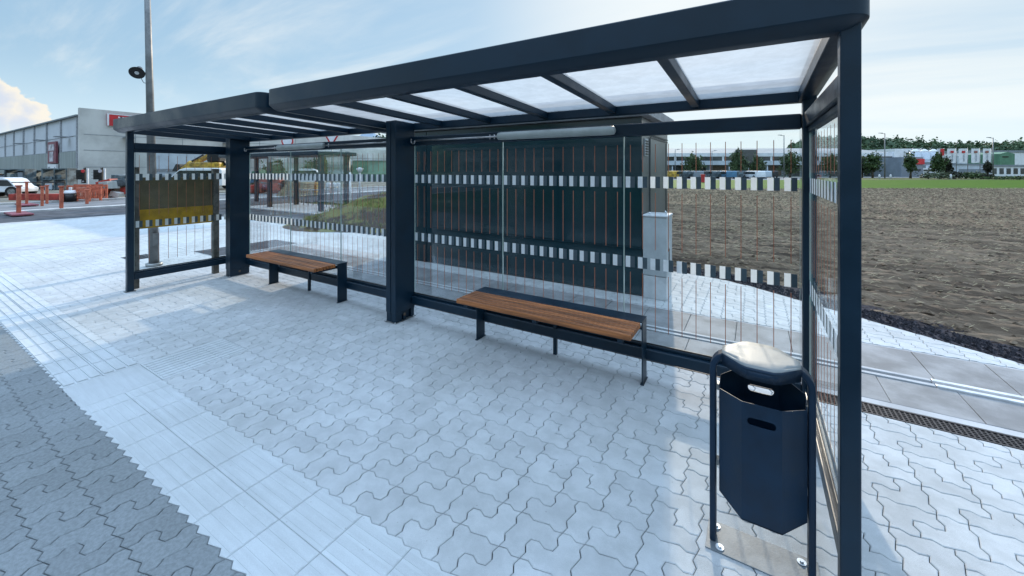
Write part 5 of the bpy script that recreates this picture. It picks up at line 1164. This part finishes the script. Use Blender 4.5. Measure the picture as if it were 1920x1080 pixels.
# parked cars
proto = None
cars = [(1262, 'yellow', 'yellow'), (1279, 'rackd', 'dark'), (1293, 'paint', 'white'), (1308, 'greywall', 'grey'), (1329, 'rackd', 'near black'), (1346, 'paint', 'white'), (1364, 'blue', 'dark blue'), (1381, 'rackd', 'black'), (1397, 'greywall', 'slate grey'), (1413, 'paint', 'white'), (1429, 'paintb', 'silver blue'), (1445, 'black', 'glossy black')]
where = ['at the left end by the kiosk', 'second from the left end', 'third from the left, below the round tree', 'right of the round tree', 'left of the tall tree', 'just before the tall tree', 'at the foot of the tall tree', 'between tall tree and entrance', 'in front of the dark entrance', 'before the bright green tree', 'right of the bright green tree', 'at the right end of the row']
for i, (px, m, cn) in enumerate(cars):
    loc, rz = frame_at(px, 76 + (i % 3) * 2.5, 60 + (i * 37) % 50)
    if proto is None:
        proto = van(loc, rz, 4.3, 1.45, 1.75, '', M['yellow'], 'car', 'parked_car', 'cars parked before the office block'); t = proto
    else: t = copy_tree(proto); t.location = loc; t.rotation_euler = (0, 0, rz)
    t['label'] = '%s car parked %s' % (cn, where[i])
    for ch in COL.objects:
        if ch.parent == t and ch.name.startswith('body'): ch.material_slots[0].link = 'OBJECT'; ch.material_slots[0].material = M[m]
loc, rz = frame_at(1318, 52, 0); t = thing('red_box', loc, 'small red roadside box at the near edge of the grass', 'utility box', None, rz); b = MB(); b.box(-0.22, 0.22, -0.15, 0.15, 0, 1.0); lbuild(b, 'casing', M['red'], t, 0.03); b = MB(); b.box(-0.26, 0.26, -0.19, 0.19, 1.001, 1.06); lbuild(b, 'cap', M['red'], t, 0.02)
for px, lab in ((1649, 'small white marker stone left of the tall lamp'), (1670, 'small white marker stone right of the tall lamp'), (1783, 'small white marker stone under the second banner')):
    loc, rz = frame_at(px, 72, 0); t = thing('marker_stone', loc, lab, 'marker stone', 'white marker stones on the verge', rz); b = MB(); b.tube([(0, 0, 0), (0, 0, 0.7), (0, 0, 0.85)], [0.16, 0.15, 0.06], 10); lbuild(b, 'stone', M['whitegoods'], t)

# ---- wooded ridge and hills
def ridge(name, pts, Z0, depth, m):
    b = MB(); n = len(pts); 
    for (px, h) in pts:
        x0, y0 = at(px, Z0); x1, y1 = at(px, Z0 + depth); x2, y2 = at(px, Z0 + depth * 2.2)
        b.v += [(x0, y0, -1), (x1, y1, h), (x2, y2, -1)]
    for i in range(n - 1): b.face([3 * i, 3 * i + 3, 3 * i + 4, 3 * i + 1]); b.face([3 * i + 1, 3 * i + 4, 3 * i + 5, 3 * i + 2])
    return structure(b.build(name, m))
def forest(name, pts, Z0, depth, label, n, sz, seed):
    rnd = random.Random(seed); b = MB()
    for k in range(n):
        u = rnd.random(); f = u * (len(pts) - 1); i = min(int(f), len(pts) - 2); fr = f - i
        px = pts[i][0] + (pts[i + 1][0] - pts[i][0]) * fr; h = pts[i][1] + (pts[i + 1][1] - pts[i][1]) * fr; v = rnd.random() ** 0.7
        x, y = at(px, Z0 + depth * v); r = sz * rnd.uniform(0.6, 1.3); hh = r * rnd.uniform(0.9, 1.7)
        crown(b, x, y, h * v + hh * 0.4 - 1, r, r, hh, 34, r * 0.32, rnd, rnd.choice((0, 0.3, 0.6)))
    return tag(b.build(name, M['forest']), label, 'forest', kind='stuff')
R1 = [(1470, 8), (1485, 18), (1520, 24), (1600, 24), (1650, 23), (1720, 21.5), (1780, 19), (1850, 20), (1950, 22.5), (2100, 22), (2400, 25)]
ridge('hill', R1, 230, 70, M['hillg']); forest('wood', R1, 230, 72, 'dark green wooded ridge behind the buildings at far right', 2600, 2.9, 5)
R2 = [(560, 4), (640, 14), (690, 20), (725, 24), (800, 27), (950, 24), (1100, 14), (1200, 6)]
ridge('hill', R2, 210, 80, M['hillg']); forest('wood', R2, 210, 82, 'dark wooded hill rising behind the pale green building', 700, 3.6, 6)
ridge('mountain', [(470, 20), (560, 60), (600, 55), (655, 70), (680, 88), (700, 90), (730, 70), (800, 60)], 800, 150, M['mount'])
# ---- what stands behind the camera and is mirrored in the cabin
t = thing('roadside_hall', (-12, -42, 0), 'long pale hall across the road mirrored in the dark cabin', 'hall')
b = MB(); b.box(-40, 6, -56, -42, 0, 4.6); b.build('wall', M['greywall'], t); b = MB(); b.box(-41, 7, -57, -41.5, 4.602, 5.0); b.build('roof', M['metalroof'], t)
for k in range(10): b = MB(); b.box(-38 + k * 4.4, -35 + k * 4.4, -41.99, -41.9, 1.6, 2.9); b.build('window', M['glassd'], t)
b = MB()
for i in range(-14, 15): b.v += [(i * 30, -170, -1), (i * 30 + 8, -260, 26 + 22 * noise.noise(Vector((i * 0.31, 3, 1))) + 10 * math.sin(i * 0.7)), (i * 30, -400, -1)]
for i in range(28): b.face([3 * i + 1, 3 * i + 4, 3 * i + 3, 3 * i]); b.face([3 * i + 2, 3 * i + 5, 3 * i + 4, 3 * i + 1])
structure(b.build('rear_hills', M['hillg']))
for k, (x, y, h, w, lab) in enumerate(((-8, -36, 4.4, 4.0, 'leafy tree across the road, mirrored left in the cabin'), (-2.5, -37, 5.0, 4.6, 'leafy tree across the road, mirrored in the middle of the cabin'), (6, -35, 4.2, 4.0, 'leafy tree across the road at the right of the hall'))):
    t = thing('tree', (x, y, 0), lab, 'tree', 'trees across the road'); rnd = random.Random(90 + k); b = MB(); b.tube([(x, y, 0), (x, y, h * 0.6)], 0.15, 8, 0.08); b.build('trunk', M['bark'], t); b = MB(); crown(b, x, y, h * 0.6, w / 2, w / 2, h * 0.42, 700, 0.28, rnd); b.build('crown', M['leaf'], t)
